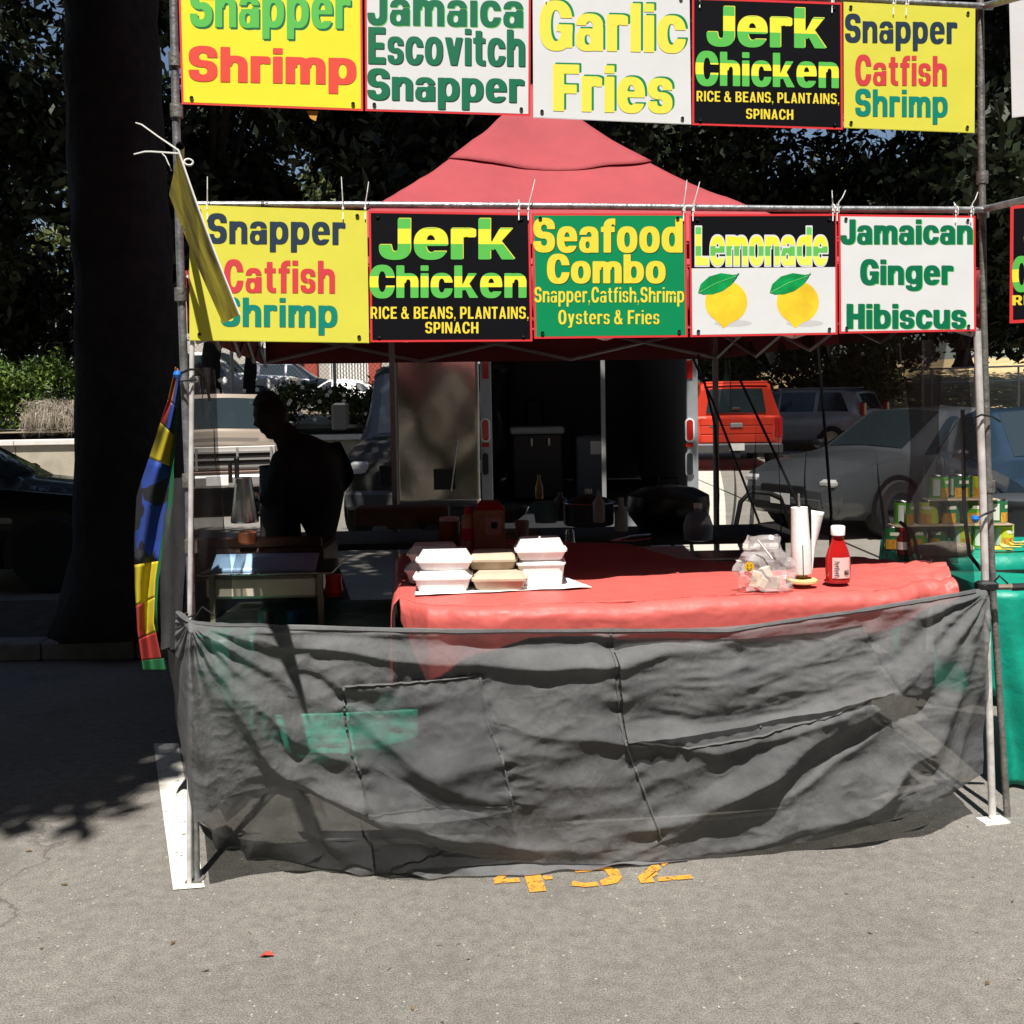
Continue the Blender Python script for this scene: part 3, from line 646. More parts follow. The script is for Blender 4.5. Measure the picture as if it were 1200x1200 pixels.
MB().box((-12, 57, 4.5), (22, 2, 6)).build('wall', mat('cream wall', (.42, .40, .36), .9, var=.1, scale=2), bd)
xL = P(385, 468, 55).x; xR = P(430, 468, 55).x
for i in range(14):
    x = xL + (xR - xL) * i / 13; MB().box((x, 55.8, 3.6), (.07, .07, 3.2)).build('bar', M_white, bd)
M_brick = mat('red brick', (.33, .06, .04), .9, var=.3, scale=12)
for px in (338, 366, 440):
    x = P(px, 468, 55.7).x; MB().box((x, 55.7, 3.6), (.62, .4, 3.4)).build('brick_pier', M_brick, bd)
for px in (318, 352): 
    x = P(px, 468, 55.9).x; f_ = MB().box((x, 55.93, 4.0), (1.1, .1, 1.2)).build('window', M_white, bd); MB().box((x, 55.86, 4.0), (.9, .04, 1.0)).build('pane', M_glass, f_)
# handrail at far right on the slope
hr = thing('handrail', 'grey metal handrail on the dry slope at the right edge', 'railing', (15, 31, 1.2))
for i in range(7):
    x = 12.6 + i * 1.3; MB().tube([(x, 32, .6), (x, 32, 2.3)], .03, 6).build('rail_post', M_steel, hr)
for z in (1.85, 2.28): MB().tube([(12, 32, z), (22, 32, z + .15)], .03, 6).build('rail', M_steel, hr)
rw = thing('low_wall', 'pale concrete kerb wall at the foot of the dry slope', 'wall', (12, 30.7, 0))
MB().box((14, 30.7, .35), (14, .3, .7), ch=.02).build('wall_body', M_conc, rw)

# small tree trunk among the cars beyond the wall
tree('young_tree', 'slim tree with a dark trunk between the white pickup and the navy car', (P(294, 468, 25).x, 25, gz(25)), (P(296, 468, 25).x, 25, 5.0), .16, [(-6.3, 25, 5.8, 1.3, 1, .8), (-5.6, 25.2, 6.3, 1, 1, .8), (-7, 25, 6.4, 1, 1, .8)], 6000, .1, M_leafd, 31, 3)

# ---------------------------------------------------------------- box trailer with its rear open
TY = 10.0
tl = P(563, 468, TY).x; trr = P(817, 468, TY).x; zt = 2.55; zb = .52
tx = thing('box_trailer', 'box trailer with open rear, dark inside, oval red tail lamps on its posts', 'trailer', ((tl + trr) / 2, TY + 2, 0))
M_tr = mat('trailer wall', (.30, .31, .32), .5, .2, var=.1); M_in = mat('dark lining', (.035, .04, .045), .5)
M_postm = mat('trailer post', (.33, .36, .38), .45, .4, var=.1, scale=8)
pw = P(576, 468, TY).x - tl
MB().box((tl + pw / 2, TY, (zt + zb) / 2), (pw, .08, zt - zb), ch=.006).build('rear_post', M_postm, tx)
MB().box((trr - pw / 2, TY, (zt + zb) / 2), (pw, .08, zt - zb), ch=.006).build('rear_post', M_postm, tx)
MB().box(((tl + trr) / 2, TY, zt + .06), (trr - tl, .08, .12)).build('header', M_postm, tx)
MB().box(((tl + trr) / 2, TY, zb - .08), (trr - tl, .10, .16)).build('sill', M_postm, tx)
for x, s_ in ((tl + .02, 1), (trr - .02, -1)): MB().box((x, TY + 2.1, (zt + zb) / 2), (.04, 4.1, zt - zb)).build('side_wall', M_tr, tx)
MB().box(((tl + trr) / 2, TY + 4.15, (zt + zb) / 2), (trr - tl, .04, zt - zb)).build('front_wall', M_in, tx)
MB().box(((tl + trr) / 2, TY + 2.1, zt + .14), (trr - tl, 4.1, .04)).build('roof', M_tr, tx)
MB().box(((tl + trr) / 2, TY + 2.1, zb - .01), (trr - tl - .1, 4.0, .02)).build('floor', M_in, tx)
for x in (tl + .12, trr - .12):
    MB().lathe([(.2, -.11), (.33, -.1), (.34, 0), (.33, .1), (.2, .11)], (x, TY + 2.4, .34), 20, Matrix.Rotation(R(90), 3, 'Y')).build('wheel', M_rub, tx, smooth=True)
def oval(px, py0, py1, halfpx, m, nm, y, ringm=None):
    a = P(px, py0, y); c = P(px, py1, y); h = abs(a.z - c.z) / 2; w_ = halfpx * y / F; ctr = (a + c) / 2
    def pts(k, yy): 
        out = []
        for i in range(28):
            t = 2 * math.pi * i / 28; xx = w_ * k * math.cos(t); zz = w_ * k * math.sin(t) + (h - w_) * (1 if math.sin(t) > 0 else -1)
            out.append((ctr.x + xx, yy, ctr.z + zz))
        return out
    if ringm:
        f_ = MB().prism(pts(1.0, y), (0, -.02, 0)).build('lamp_bezel', ringm, tx)
        MB().prism(pts(.68, y - .021), (0, -.008, 0)).build('lamp_lens', m, f_, smooth=False)
    else: MB().prism(pts(1, y), (0, -.015, 0)).build(nm, m, tx)
for px in (569, 808):
    oval(px, 490, 518, 5.6, M_tailred, 'tail_lamp', TY - .042, M_white)
    oval(px, 529, 558, 5.2, mat('dark lens', (.02, .022, .025), .3), 'lamp_recess', TY - .042, M_postm)
    a = P(px, 433, TY - .045); MB().box((a.x, TY - .046, a.z), (.055, .008, .17)).build('reflector_strip', M_tailred, tx)
    a = P(px, 521.5, TY - .045); MB().box((a.x, TY - .046, a.z), (.07, .008, .035)).build('reflector_strip', M_tailred, tx)
# open polished door, hinged on the left post, standing flush with the rear
M_pol = mat('polished door', (.52, .48, .42), .16, 1.0, var=.12, scale=2.0, bump=.10, bscale=3.5)
dx0 = P(462, 468, TY - .1).x
dr = MB(); dr.grid(lambda u, v: (dx0 + (tl - dx0 - .01) * u, TY - .10 + .006 * math.sin(u * 7) * math.sin(v * 11), zb + .10 + (zt - zb - .15) * v), 20, 30)
dro = dr.build('trailer_door', M_pol, tx, smooth=True, solid=.02, sharp=180)
MB().box((dx0 + .01, TY - .11, (zt + zb) / 2), (.02, .03, zt - zb - .1)).build('door_edge', M_postm, dro)
MB().box((P(520, 468, TY).x, TY - .125, P(500, 561, TY).z), (.20, .02, .19)).build('door_notice', M_black, dro)
MB().tube([(P(533, 500, TY).x + .03, TY - .13, P(533, 515, TY).z), (P(528, 500, TY).x, TY - .13, P(533, 575, TY).z)], .009, 6).build('door_rod', M_steel, dro)
# things stowed inside the trailer
cb = thing('drinks_cooler', 'dark cooler chest with a pale lid inside the open trailer', 'cooler', (.0, TY + 1.2, zb))
a = P(600, 505, TY + 1.2); c = P(660, 570, TY + 1.2)
MB().box(((a.x + c.x) / 2, TY + 1.4, (a.z + zb) / 2), (c.x - a.x, .5, a.z - zb - .06), ch=.02).build('chest', M_black, cb)
MB().box(((a.x + c.x) / 2, TY + 1.4, a.z), (c.x - a.x + .04, .54, .07), ch=.015).build('lid', mat('grey lid', (.3, .32, .33), .5), cb)
MB().box(((a.x + c.x) / 2 - .06, TY + 1.13, a.z - .12), (.02, .02, .08)).build('latch', M_chrome, cb); MB().box(((a.x + c.x) / 2 + .12, TY + 1.13, a.z - .12), (.02, .02, .08)).build('latch', M_chrome, cb)
cb = thing('storage_box', 'grey plastic storage box with a paper notice inside the trailer', 'box', (.9, TY + 1.2, zb))
a = P(675, 512, TY + 1.3); c = P(712, 560, TY + 1.3)
MB().box(((a.x + c.x) / 2, TY + 1.6, (a.z + zb) / 2), (c.x - a.x, .5, a.z - zb), ch=.02).build('tub', mat('grey tub', (.10, .12, .14), .5), cb)
MB().box(((a.x + c.x) / 2 + .06, TY + 1.34, a.z - .12), (.14, .006, .14)).build('notice', M_white, cb)

# ---------------------------------------------------------------- red canopy tent
EZ = 2.04
c_fl = PF(221, 300, -.03); c_fr = PF(1147, 300, -.03); e2 = -FN * 2.92
c_bl = c_fl + e2; c_br = c_fr + e2
for q_ in (c_fl, c_fr, c_bl, c_br): q_.z = EZ
ctr = (c_fl + c_fr + c_br + c_bl) / 4; pk = P(624, 102, ctr.y)
tent = thing('canopy_tent', 'faded red pop up canopy with a pointed top over the stall', 'tent', (ctr.x, ctr.y, 0))
def roofpt(u, v, lift=0):
    a, b_ = u * 2 - 1, v * 2 - 1; p = 1 - max(abs(a), abs(b_))
    base = c_fl.lerp(c_fr, u).lerp(c_bl.lerp(c_br, u), v)
    # pull toward the peak in plan
    h = (p * .60 + .40 * p ** 2.5); sag = -.045 * math.sin(p * math.pi) * (1 - (min(abs(a), abs(b_)) / max(1e-3, max(abs(a), abs(b_)))) ** 2)
    z = EZ + (pk.z - EZ) * h + sag + .020 * mnoise.noise((u * 7, v * 7, 3)) + .006 * (1 - 2.5 * abs(mnoise.noise((u * 13 + v * 4, v * 11, 5)))) + .002 * mnoise.noise((u * 50, v * 40, 8))
    cx = base.x + (pk.x - ctr.x) * p; cy = base.y + (pk.y - ctr.y) * p
    return Vector((cx, cy, z + lift))
rf = MB()
def panel_grid(b, k, p0, lift, nu=48, nv=48):
    def f(u, v):
        p = p0 + (1 - p0) * v; sft = (u * 2 - 1) * (1 - p) / 2; q = .5 - (1 - p) / 2
        a, c = ((.5 + sft, q), (1 - q, .5 + sft), (.5 - sft, 1 - q), (q, .5 - sft))[k]
        return roofpt(min(1, max(0, a)), min(1, max(0, c)), lift + (0 if p0 == 0 else .006 * math.sin(u * 9 + k) * (1 - v)))
    b.grid(f, nu, nv)
for k in range(4): panel_grid(rf, k, 0, 0)
rf.build('canopy', M_canvas, tent, smooth=True, sharp=30, solid=.002, fixn=False)
cap = MB()
for k in range(4): panel_grid(cap, k, .68, .007, 24, 16)
capo = cap.build('vent_cap', M_canvas, tent, smooth=True, sharp=30, solid=.004, fixn=False)
M_val = mat('canopy valance canvas', (.20, .03, .035), .85, var=.1, scale=3, bump=.2, bscale=14)
for nm, a, c in (('front', c_fl, c_fr), ('left', c_fl, c_bl), ('right', c_fr, c_br), ('back', c_bl, c_br)):
    v_ = MB(); out = {'front': Vector((0, -.012, 0)), 'left': Vector((-.012, 0, 0)), 'right': Vector((.012, 0, 0)), 'back': Vector((0, .012, 0))}[nm]
    v_.grid(lambda u, v: a.lerp(c, u) + out + Vector((0, .012 * math.sin(u * 40) * v, -(.16 if nm == 'front' else .205) * v)), 60, 4)
    v_.build('valance', M_val, tent, smooth=True, solid=.002)
M_frame = mat('tent frame steel', (.42, .41, .39), .45, .5, var=.1, scale=20)
for q_ in (c_br + FN * .03, Vector((P(461, 500, c_bl.y).x, c_bl.y, EZ))):
    MB().box((q_.x, q_.y, q_.z / 2), (.032, .032, q_.z)).build('leg', M_frame, tent)
def truss(a, c, z, n=3):
    for i in range(n):
        p0 = a.lerp(c, i / n); p1 = a.lerp(c, (i + 1) / n)
        for (s0, s1) in ((0, -.2), (-.2, 0)):
            MB().tube([(p0.x, p0.y, z + s0), (p1.x, p1.y, z + s1)], .010, 4).build('truss_bar', M_frame, tent)
truss(c_fl + Vector((0, .05, 0)), c_fr + Vector((0, .05, 0)), EZ - .03, 4); truss(c_bl + Vector((0, -.05, 0)), c_br + Vector((0, -.05, 0)), EZ + .0, 3)
truss(c_fl, c_bl, EZ - .02, 4); truss(c_fr, c_br, EZ - .02, 4)
sp = thing('support_pole', 'slim grey pole standing in front of the open trailer', 'pole', (P(707, 500, 8.9).x, 8.9, 0))
MB().box((P(707, 500, 8.9).x, 8.9, 1.05), (.035, .035, 2.1)).build('tube', mat('grey pole', (.28, .29, .29), .5, .3), sp)
MB().box((P(707, 500, 8.9).x, 8.9, .006), (.12, .12, .012)).build('foot', M_frame, sp)

# ---------------------------------------------------------------- front frame of pipes
M_leg = mat('worn white leg', (.64, .63, .61), .4, .25, var=.3, scale=14, detail=9)
fr = thing('pipe_frame', 'galvanised pipe frame that carries the menu boards', 'frame', FL)
def bar(nm, pts, r, m, off=0, seg=12): 
    return MB().tube([PF(x, y, off) for x, y in pts], r, seg).build(nm, m, fr, smooth=True, sharp=60)
bar('upright', [(202, -70), (206, 120), (211, 300), (216, 440), (221, 560), (226, 800), (230, 1037)], .0135, M_steel, -.035)
bar('upright', [(1148, -60), (1150, 160), (1153, 390), (1158, 560), (1164, 700), (1181, 966)], .0125, M_steel_d, -.03)
bar('inner_leg', [(225, 396), (224, 560), (222, 790), (222, 1036)], .0085, M_leg, -.005)
bar('inner_leg', [(1145, 388), (1151, 560), (1158, 800), (1163, 958)], .0135, M_leg, -.005)
bar('cross_bar', [(214, 240), (430, 240), (700, 242), (950, 245), (1156, 246)], .0115, M_steel, -.012)
bar('cross_bar', [(196, -40), (500, -22), (811, -6), (1000, 0), (1163, 8)], .0115, M_steel, -.012)
for x, y in ((205, 70), (207, 130), (212, 345), (1151, 208), (1152, 248), (1159, 570), (221, 563), (224, 640)):
    p = PF(x, y, -.035); MB().tube([p + Vector((0, 0, -.022)), p + Vector((0, 0, .022))], .021, 12).build('pipe_coupling', M_steel_d, fr, smooth=True, sharp=60)
for x, y in ((306, 240), (311, 241)):
    p = PF(x, y, -.012); q_ = PF(x + 4, y, -.012); MB().tube([p, q_], .0135, 10).build('tape_wrap', M_black, fr)
p = PF(229, 1037, -.03); MB().box((p.x, p.y, .004), (.055, .055, .008)).build('foot_plate', M_steel_d, fr)
p = PF(1163, 960, 0); MB().box((p.x, p.y - .005, .004), (.10, .06, .008), rz=.18).build('foot_plate', M_white, fr)
# right side bars running towards the camera
a = PF(1150, 246, -.03); c = P(1235, 226, a.y - .42); MB().tube([a, c], .012, 10).build('side_bar', M_steel, fr, smooth=True)
a = PF(1150, 8, -.03); c = P(1235, -14, a.y - .42); MB().tube([a, c], .012, 10).build('side_bar', M_steel, fr, smooth=True)
# side bar at left running towards the camera, open pipe end
a = PF(212, 236, -.03); cL = P(211, 171, 2.72)
b = MB(); b.tube([a, cL], 0.01068, 14, cap=False); b.tube([a, cL + (a - cL).normalized() * .002], .0095, 14, cap=False)
b.build('side_bar', M_steel_d, fr, smooth=True, fixn=False)
# black clamps with stub arm at right, knot at left
kn = PF(1152, 688, .02)
MB().tube([kn + Vector((-.015, 0, .0)), kn + Vector((.17, -.02, .002))], .011, 8).build('clamp_arm', mat('rusty arm', (.20, .16, .12), .6, .4, var=.4, scale=30), fr, smooth=True)
MB().tube([kn + Vector((.10, -.012, 0)), kn + Vector((.155, -.018, .002))], .014, 8).build('clamp_grip', M_black, fr, smooth=True)
MB().box(kn + Vector((.012, 0, .005)), (.075, .05, .035), ch=.008).build('clamp', M_black, fr)

def cord(nm, lab, pts, r, ball=None):
    t = MB().tube(pts, r, 6).build(nm, M_black, fr, smooth=True)
    if ball is not None:
        MB().lathe([(.004 + .0001, -.014), (.010, -.011), (.0142, 0), (.010, .011), (.001, .014)], ball, 14).build('ball', mat('blue plastic ball', (.01, .16, .62), .3), t, smooth=True)
p = PF(208, 439, .0)
cord('bungee_cord', 'black bungee with a blue ball round the left post', [p, PF(222, 433, .02), PF(232, 433, 0), PF(240, 442, -.03), PF(246, 470, -.05)], .0045, p)
cord('bungee_cord', 'black tie wrapped round the left post under the blue ball', [PF(209, 447, .0), PF(220, 446, .022), PF(231, 445, 0)], .003)
p = PF(1143, 608, .02)
cord('bungee_cord', 'black bungee with a blue ball round the right post', [p, PF(1153, 603, .03), PF(1166, 598, .0)], .0045, p)
cord('bungee_strap', 'thin black strap tying the right post near the car roof', [PF(1142, 490, .0), PF(1150, 486, .025), PF(1162, 488, 0), PF(1172, 494, -.03)], .004)

# ---------------------------------------------------------------- printed menu boards
Y1 = (.80, .70, .03); RED = (.62, .03, .035); GRN = (.0, .22, .09); NAVY = (.02, .045, .09); BLK = (.008, .008, .01); WH = (.80, .80, .80)
PR = dict(yellow=mat('print yellow', (.84, .76, .035), .4, var=.03, scale=4, bump=.22, bscale=2.6), lime=mat('print lime yellow', (.68, .65, .075), .4, var=.03, scale=4, bump=.22, bscale=2.6), white=mat('print white', (.70, .71, .72), .35, var=.02, scale=4, bump=.22, bscale=2.6), black=mat('print black', (.006, .006, .008), .45, spec=.12, bump=.22, bscale=2.6),
          green=mat('print green', (.0, .24, .085), .4, bump=.22, bscale=2.6), red=mat('print red', (.68, .04, .045), .4), dgreen=mat('print dark green', (.0, .15, .065), .45), lgreen=mat('print light green', (.10, .50, .08), .45), shade=mat('print charcoal', (.03, .05, .035), .45),
          navy=mat('print navy', (.016, .035, .065), .45), crimson=mat('print crimson', (.62, .05, .06), .45), salmon=mat('print coral', (.75, .07, .045), .45), teal=mat('print teal', (.0, .22, .16), .45), lyel=mat('print lemon yellow', (.82, .74, .08), .45), tyel=mat('print text yellow', (.82, .66, .05), .45))
PR['grad_jerk'] = band_mat('green and yellow banded print', [(0, (.10, .50, .08)), (.38, (.85, .80, .05)), (.74, (.10, .50, .08))])
PR['grad_chick'] = band_mat('yellow over green banded print', [(0, (.10, .50, .08)), (.33, (.85, .80, .05)), (.66, (.10, .50, .08))])
PR['grad_lem'] = band_mat('lemonade banded print', [(0, (.75, .85, .10)), (.25, (.12, .50, .08)), (.5, (.85, .80, .05)), (.8, (.12, .55, .10))])
# ---- heavy grotesque letters drawn as solid shapes (cap height 1, x-height .76)
GS = .245; GT = .175; GX = .76
def g_box(x0, y0, x1, y1): return lambda X, Y: np.maximum(np.maximum(x0 - X, X - x1), np.maximum(y0 - Y, Y - y1))
def g_ell(cx, cy, a, b, p=2.5):
    def f(X, Y):
        u, v = np.abs(X - cx) / a, np.abs(Y - cy) / b
        k = (u ** p + v ** p) ** (1 / p) + 1e-9
        gx, gy = (u / k) ** (p - 1) / a, (v / k) ** (p - 1) / b
        return (k - 1) / (np.sqrt(gx * gx + gy * gy) + 1e-9)
    return f
def g_un(*f): return lambda X, Y: np.minimum.reduce([k(X, Y) for k in f])
def g_in(*f): return lambda X, Y: np.maximum.reduce([k(X, Y) for k in f])
def g_sub(a, *b): return lambda X, Y: np.maximum.reduce([a(X, Y)] + [-k(X, Y) for k in b])
def g_ring(cx, cy, a, b, s=GS, t=GT): return g_sub(g_ell(cx, cy, a, b), g_ell(cx, cy, a - s, b - t, 2.2))
def g_poly(*pts):
    def f(X, Y):
        r = None; A = sum(pts[i][0] * pts[(i + 1) % len(pts)][1] - pts[(i + 1) % len(pts)][0] * pts[i][1] for i in range(len(pts))); sg = 1 if A > 0 else -1
        for i in range(len(pts)):
            (x0, y0), (x1, y1) = pts[i], pts[(i + 1) % len(pts)]; L = math.hypot(x1 - x0, y1 - y0)
            d = sg * ((X - x0) * (y1 - y0) - (Y - y0) * (x1 - x0)) / L; r = d if r is None else np.maximum(r, d)
        return r
    return f
S_, T_, X_ = GS, GT, GX
def _arch(x0, w, top=X_, s=S_):
    cx = x0 + w / 2; return g_un(g_in(g_ring(cx, top - .30, w / 2, .30, s, .19), g_box(x0, top - .30, x0 + w, 1)), g_box(x0 + w - s, 0, x0 + w, top - .29))
def _s(w, h, t, s):
    r1 = (h + t) / 4; m = w / 2; up = g_ring(m, h - r1, m, r1, s, t); lo = g_ring(m, r1, m, r1, s, t)
    return g_un(g_sub(up, g_box(m, h - 2 * r1 - .05, w + .1, h - r1 - .03)), g_sub(lo, g_box(-.1, r1 + .03, m, 2 * r1 + .05)))
GL = {}
GL['n'] = (g_un(g_box(0, 0, S_, X_), _arch(.05, .63)), .68)
GL['m'] = (g_un(g_box(0, 0, S_, X_), _arch(.05, .56), _arch(.40, .60)), 1.0)
GL['h'] = (g_un(g_box(0, 0, S_, 1), _arch(.05, .63)), .68)
GL['u'] = ((lambda f: (lambda X, Y: f(.68 - X, X_ - Y)))(GL['n'][0]), .68)
GL['r'] = (g_un(g_box(0, 0, S_, X_), g_in(g_ring(.32, X_ - .27, .27, .27, S_, .20), g_box(.05, X_ - .22, .50, 1))), .49)
_b = lambda x: g_ring(x, X_ / 2, .34, X_ / 2 + .01)
GL['o'] = (_b(.34), .68)
GL['b'] = (g_un(g_box(0, 0, S_, 1), g_ring(.355, X_ / 2, .345, X_ / 2)), .70)
GL['p'] = (g_un(g_box(0, -.26, S_, X_), g_ring(.355, X_ / 2, .345, X_ / 2)), .70)
GL['d'] = ((lambda f: (lambda X, Y: f(.70 - X, Y)))(GL['b'][0]), .70)
GL['c'] = (g_sub(_b(.34), g_box(.36, .29, .75, .47)), .66)
GL['e'] = (g_un(g_sub(_b(.34), g_box(.38, .20, .75, .33)), g_box(.12, .33, .66, .455)), .68)
GL['a'] = (g_un(g_ring(.28, .225, .28, .235, .21, .13), g_box(.40, 0, .645, .50), g_in(g_ring(.325, .49, .32, .275, .24, .16), g_box(0, .52, .7, .9)), g_box(.06, .36, .5, .455)), .655)
GL['a'] = (g_un(g_sub(GL['a'][0], g_box(-.1, .465, .28, .52))), .66)
GL['g'] = (g_un(g_ring(.345, .40, .345, .36), g_box(.455, .0, .70, X_), g_in(g_ring(.35, .02, .35, .27, S_, .15), g_box(-.1, -.4, .71, .02)), g_box(0.02, -.10, .22, -.02)), .70)
GL['g'] = (g_sub(GL['g'][0], g_box(-.1, -.03, .2, .04)), .70)
GL['i'] = (g_un(g_box(0, 0, S_, X_), g_box(0, .83, S_, 1.0)), S_)
GL['l'] = (g_box(0, 0, S_, 1), S_)
GL['f'] = (g_un(g_box(.09, 0, .09 + S_, .80), g_in(g_ring(.40, .74, .31, .26, S_, .17), g_box(.05, .74, .48, 1.1)), g_box(0, .60, .46, X_)), .47)
GL['t'] = (g_un(g_box(.09, .2, .09 + S_, .95), g_in(g_ring(.40, .24, .31, .24, S_, .16), g_box(.05, -.1, .47, .24)), g_box(0, .60, .46, X_)), .47)
GL['s'] = (_s(.60, X_, .155, .23), .60)
GL['k'] = (g_un(g_box(0, 0, S_, 1), g_poly((.2, .28), (.43, X_), (.70, X_), (.30, .22)), g_poly((.27, .40), (.42, .50), (.74, 0), (.47, 0))), .73)
GL['v'] = (g_un(g_poly((0, X_), (.26, X_), (.46, 0), (.22, 0)), g_poly((.42, X_), (.68, X_), (.46, 0), (.22, 0))), .68)
GL['y'] = (g_un(g_poly((0, X_), (.26, X_), (.46, .05), (.24, 0)), g_poly((.42, X_), (.68, X_), (.40, -.22), (.14, -.22)), g_box(.04, -.24, .26, -.08)), .68)
GL[','] = (g_un(g_box(0, 0, .2, .2), g_poly((.06, .02), (.2, .02), (.10, -.16), (0, -.16))), .22)
GL['.'] = (g_box(0, 0, .2, .2), .2)
GL['S'] = (_s(.72, 1.02, .20, .26), .72)
GL['J'] = (g_un(g_box(.38, .28, .64, 1), g_in(g_ring(.32, .30, .32, .31, .26, .20), g_box(-.1, -.1, .65, .30)), g_box(0, .26, .25, .36)), .64)
_C = g_ring(.39, .5, .39, .52, .27, .20)
GL['C'] = (g_sub(_C, g_box(.42, .38, .9, .62)), .76)
GL['G'] = (g_un(g_sub(_C, g_box(.42, .52, .9, .66)), g_box(.40, .38, .77, .53), g_box(.60, .05, .77, .5)), .78)
GL['O'] = (_C, .78)
GL['E'] = (g_un(g_box(0, 0, .27, 1), g_box(0, 0, .66, .2), g_box(0, .8, .65, 1), g_box(0, .40, .60, .59)), .66)
GL['F'] = (g_un(g_box(0, 0, .27, 1), g_box(0, .8, .64, 1), g_box(0, .38, .58, .57)), .63)
GL['L'] = (g_un(g_box(0, 0, .27, 1), g_box(0, 0, .62, .21)), .62)
GL['H'] = (g_un(g_box(0, 0, .27, 1), g_box(.48, 0, .75, 1), g_box(.1, .39, .6, .60)), .75)
GL['I'] = (g_box(0, 0, .26, 1), .26)
GL['T'] = (g_un(g_box(.19, 0, .46, 1), g_box(0, .79, .65, 1)), .65)
GL['N'] = (g_un(g_box(0, 0, .24, 1), g_box(.50, 0, .74, 1), g_poly((.02, 1), (.27, 1), (.72, 0), (.47, 0))), .74)
GL['A'] = (g_un(g_poly((0, 0), (.26, 0), (.50, 1), (.26, 1)), g_poly((.76, 0), (.50, 0), (.26, 1), (.50, 1)), g_box(.18, .17, .58, .34)), .76)
GL['P'] = (g_un(g_box(0, 0, .27, 1), g_in(g_ring(.36, .66, .34, .34, .25, .19), g_box(.25, .2, .8, 1.1)), g_box(.2, .81, .37, 1), g_box(.2, .32, .37, .51)), .70)
GL['R'] = (g_un(GL['P'][0], g_poly((.30, .40), (.52, .42), (.75, 0), (.47, 0))), .74)
GL['B'] = (g_un(g_box(0, 0, .27, 1), g_in(g_ring(.37, .745, .32, .255, .24, .17), g_box(.3, .4, .8, 1.1)), g_in(g_ring(.38, .28, .35, .28, .25, .18), g_box(.3, -.1, .8, .6)), g_box(.2, .83, .4, 1), g_box(.2, 0, .4, .18), g_box(.2, .42, .42, .57)), .73)
GL['&'] = (g_un(g_ring(.36, .77, .24, .24, .17, .15), g_sub(g_ring(.33, .30, .33, .31, .22, .18), g_box(.45, .28, .9, .7)), g_poly((.14, .78), (.36, .86), (.86, 0), (.56, 0)), g_poly((.52, .22), (.62, .12), (.84, .42), (.66, .46))), .86)
def glyph_mesh(ch, iso, h=.022):
    f, w = GL[ch]; xs = np.arange(-.09, w + .10, h); ys = np.arange(-.36, 1.12, h); XX, YY = np.meshgrid(xs, ys); D = f(XX, YY) - iso
    vs = []; fs = []; ins = D < 0
    def ip(x0, y0, d0, x1, y1, d1):
        t = d0 / (d0 - d1); return (x0 + (x1 - x0) * t, y0 + (y1 - y0) * t)
    for j in range(len(ys) - 1):
        run = None
        row = ins[j, :-1] & ins[j, 1:] & ins[j + 1, :-1] & ins[j + 1, 1:]
        anyi = ins[j, :-1] | ins[j, 1:] | ins[j + 1, :-1] | ins[j + 1, 1:]
        y0, y1 = ys[j], ys[j + 1]
        for i in range(len(xs) - 1):
            if row[i]:
                if run is None: run = i
                if i + 1 < len(row) and row[i + 1]: continue
                k = len(vs); a, b = xs[run], xs[i + 1]; vs += [(a, y0), (b, y0), (b, y1), (a, y1)]; fs.append((k, k + 1, k + 2, k + 3)); run = None
            elif anyi[i]:
                c = [(xs[i], y0, D[j, i]), (xs[i + 1], y0, D[j, i + 1]), (xs[i + 1], y1, D[j + 1, i + 1]), (xs[i], y1, D[j + 1, i])]; pl = []
                for q in range(4):
                    a, b = c[q], c[(q + 1) % 4]
                    if a[2] < 0: pl.append((a[0], a[1]))
                    if (a[2] < 0) != (b[2] < 0): pl.append(ip(*a, *b))
                if len(pl) >= 3: k = len(vs); vs += pl; fs.append(tuple(range(k, k + len(pl))))
    return vs, fs, w
GC = {}
def text_mesh(txt, iso, space=.035, h=.022):
    x = 0; V = []; Fc = []
    for ch in txt:
        if ch == ' ': x += .30; continue
        key = (ch, round(iso, 4), h)
        if key not in GC: GC[key] = glyph_mesh(ch, iso, h)
        vs, fs, w = GC[key]; k = len(V); V += [(a + x, b) for a, b in vs]; Fc += [tuple(i + k for i in f) for f in fs]; x += w + space
    x -= space
    asc = any(c in 'bdfhklt' or c.isupper() or c in '&i' for c in txt); dsc = any(c in 'gpy' for c in txt)
    y0 = -.26 if dsc else 0.0; y1 = 1.0 if asc else GX
    return [(a / x, (b - y0) / (y1 - y0)) for a, b in V], Fc, (x, y1 - y0)
TC = {}
def word(parent, proj, txt, box, m, off, bold=0.0, skew=0.0, grow=0.0, shift=(0, 0), space=.065, nm='lettering'):
    key = (txt, round(bold, 3), space)
    if key not in TC: TC[key] = text_mesh(txt, bold - .010, space, .04 if (box[3] - box[1]) < 26 else .022)
    vs, fs, _ = TC[key]; x0, y0, x1, y1 = box; x0 -= grow; x1 += grow; y0 -= grow; y1 += grow
    pts = [proj(x0 + u * (x1 - x0) + shift[0], y1 - v * (y1 - y0) + shift[1] + skew * (u * (x1 - x0)), off) for u, v in vs]
    b = MB(); b.add(pts, fs); return b.build(nm, m, parent, fixn=False)
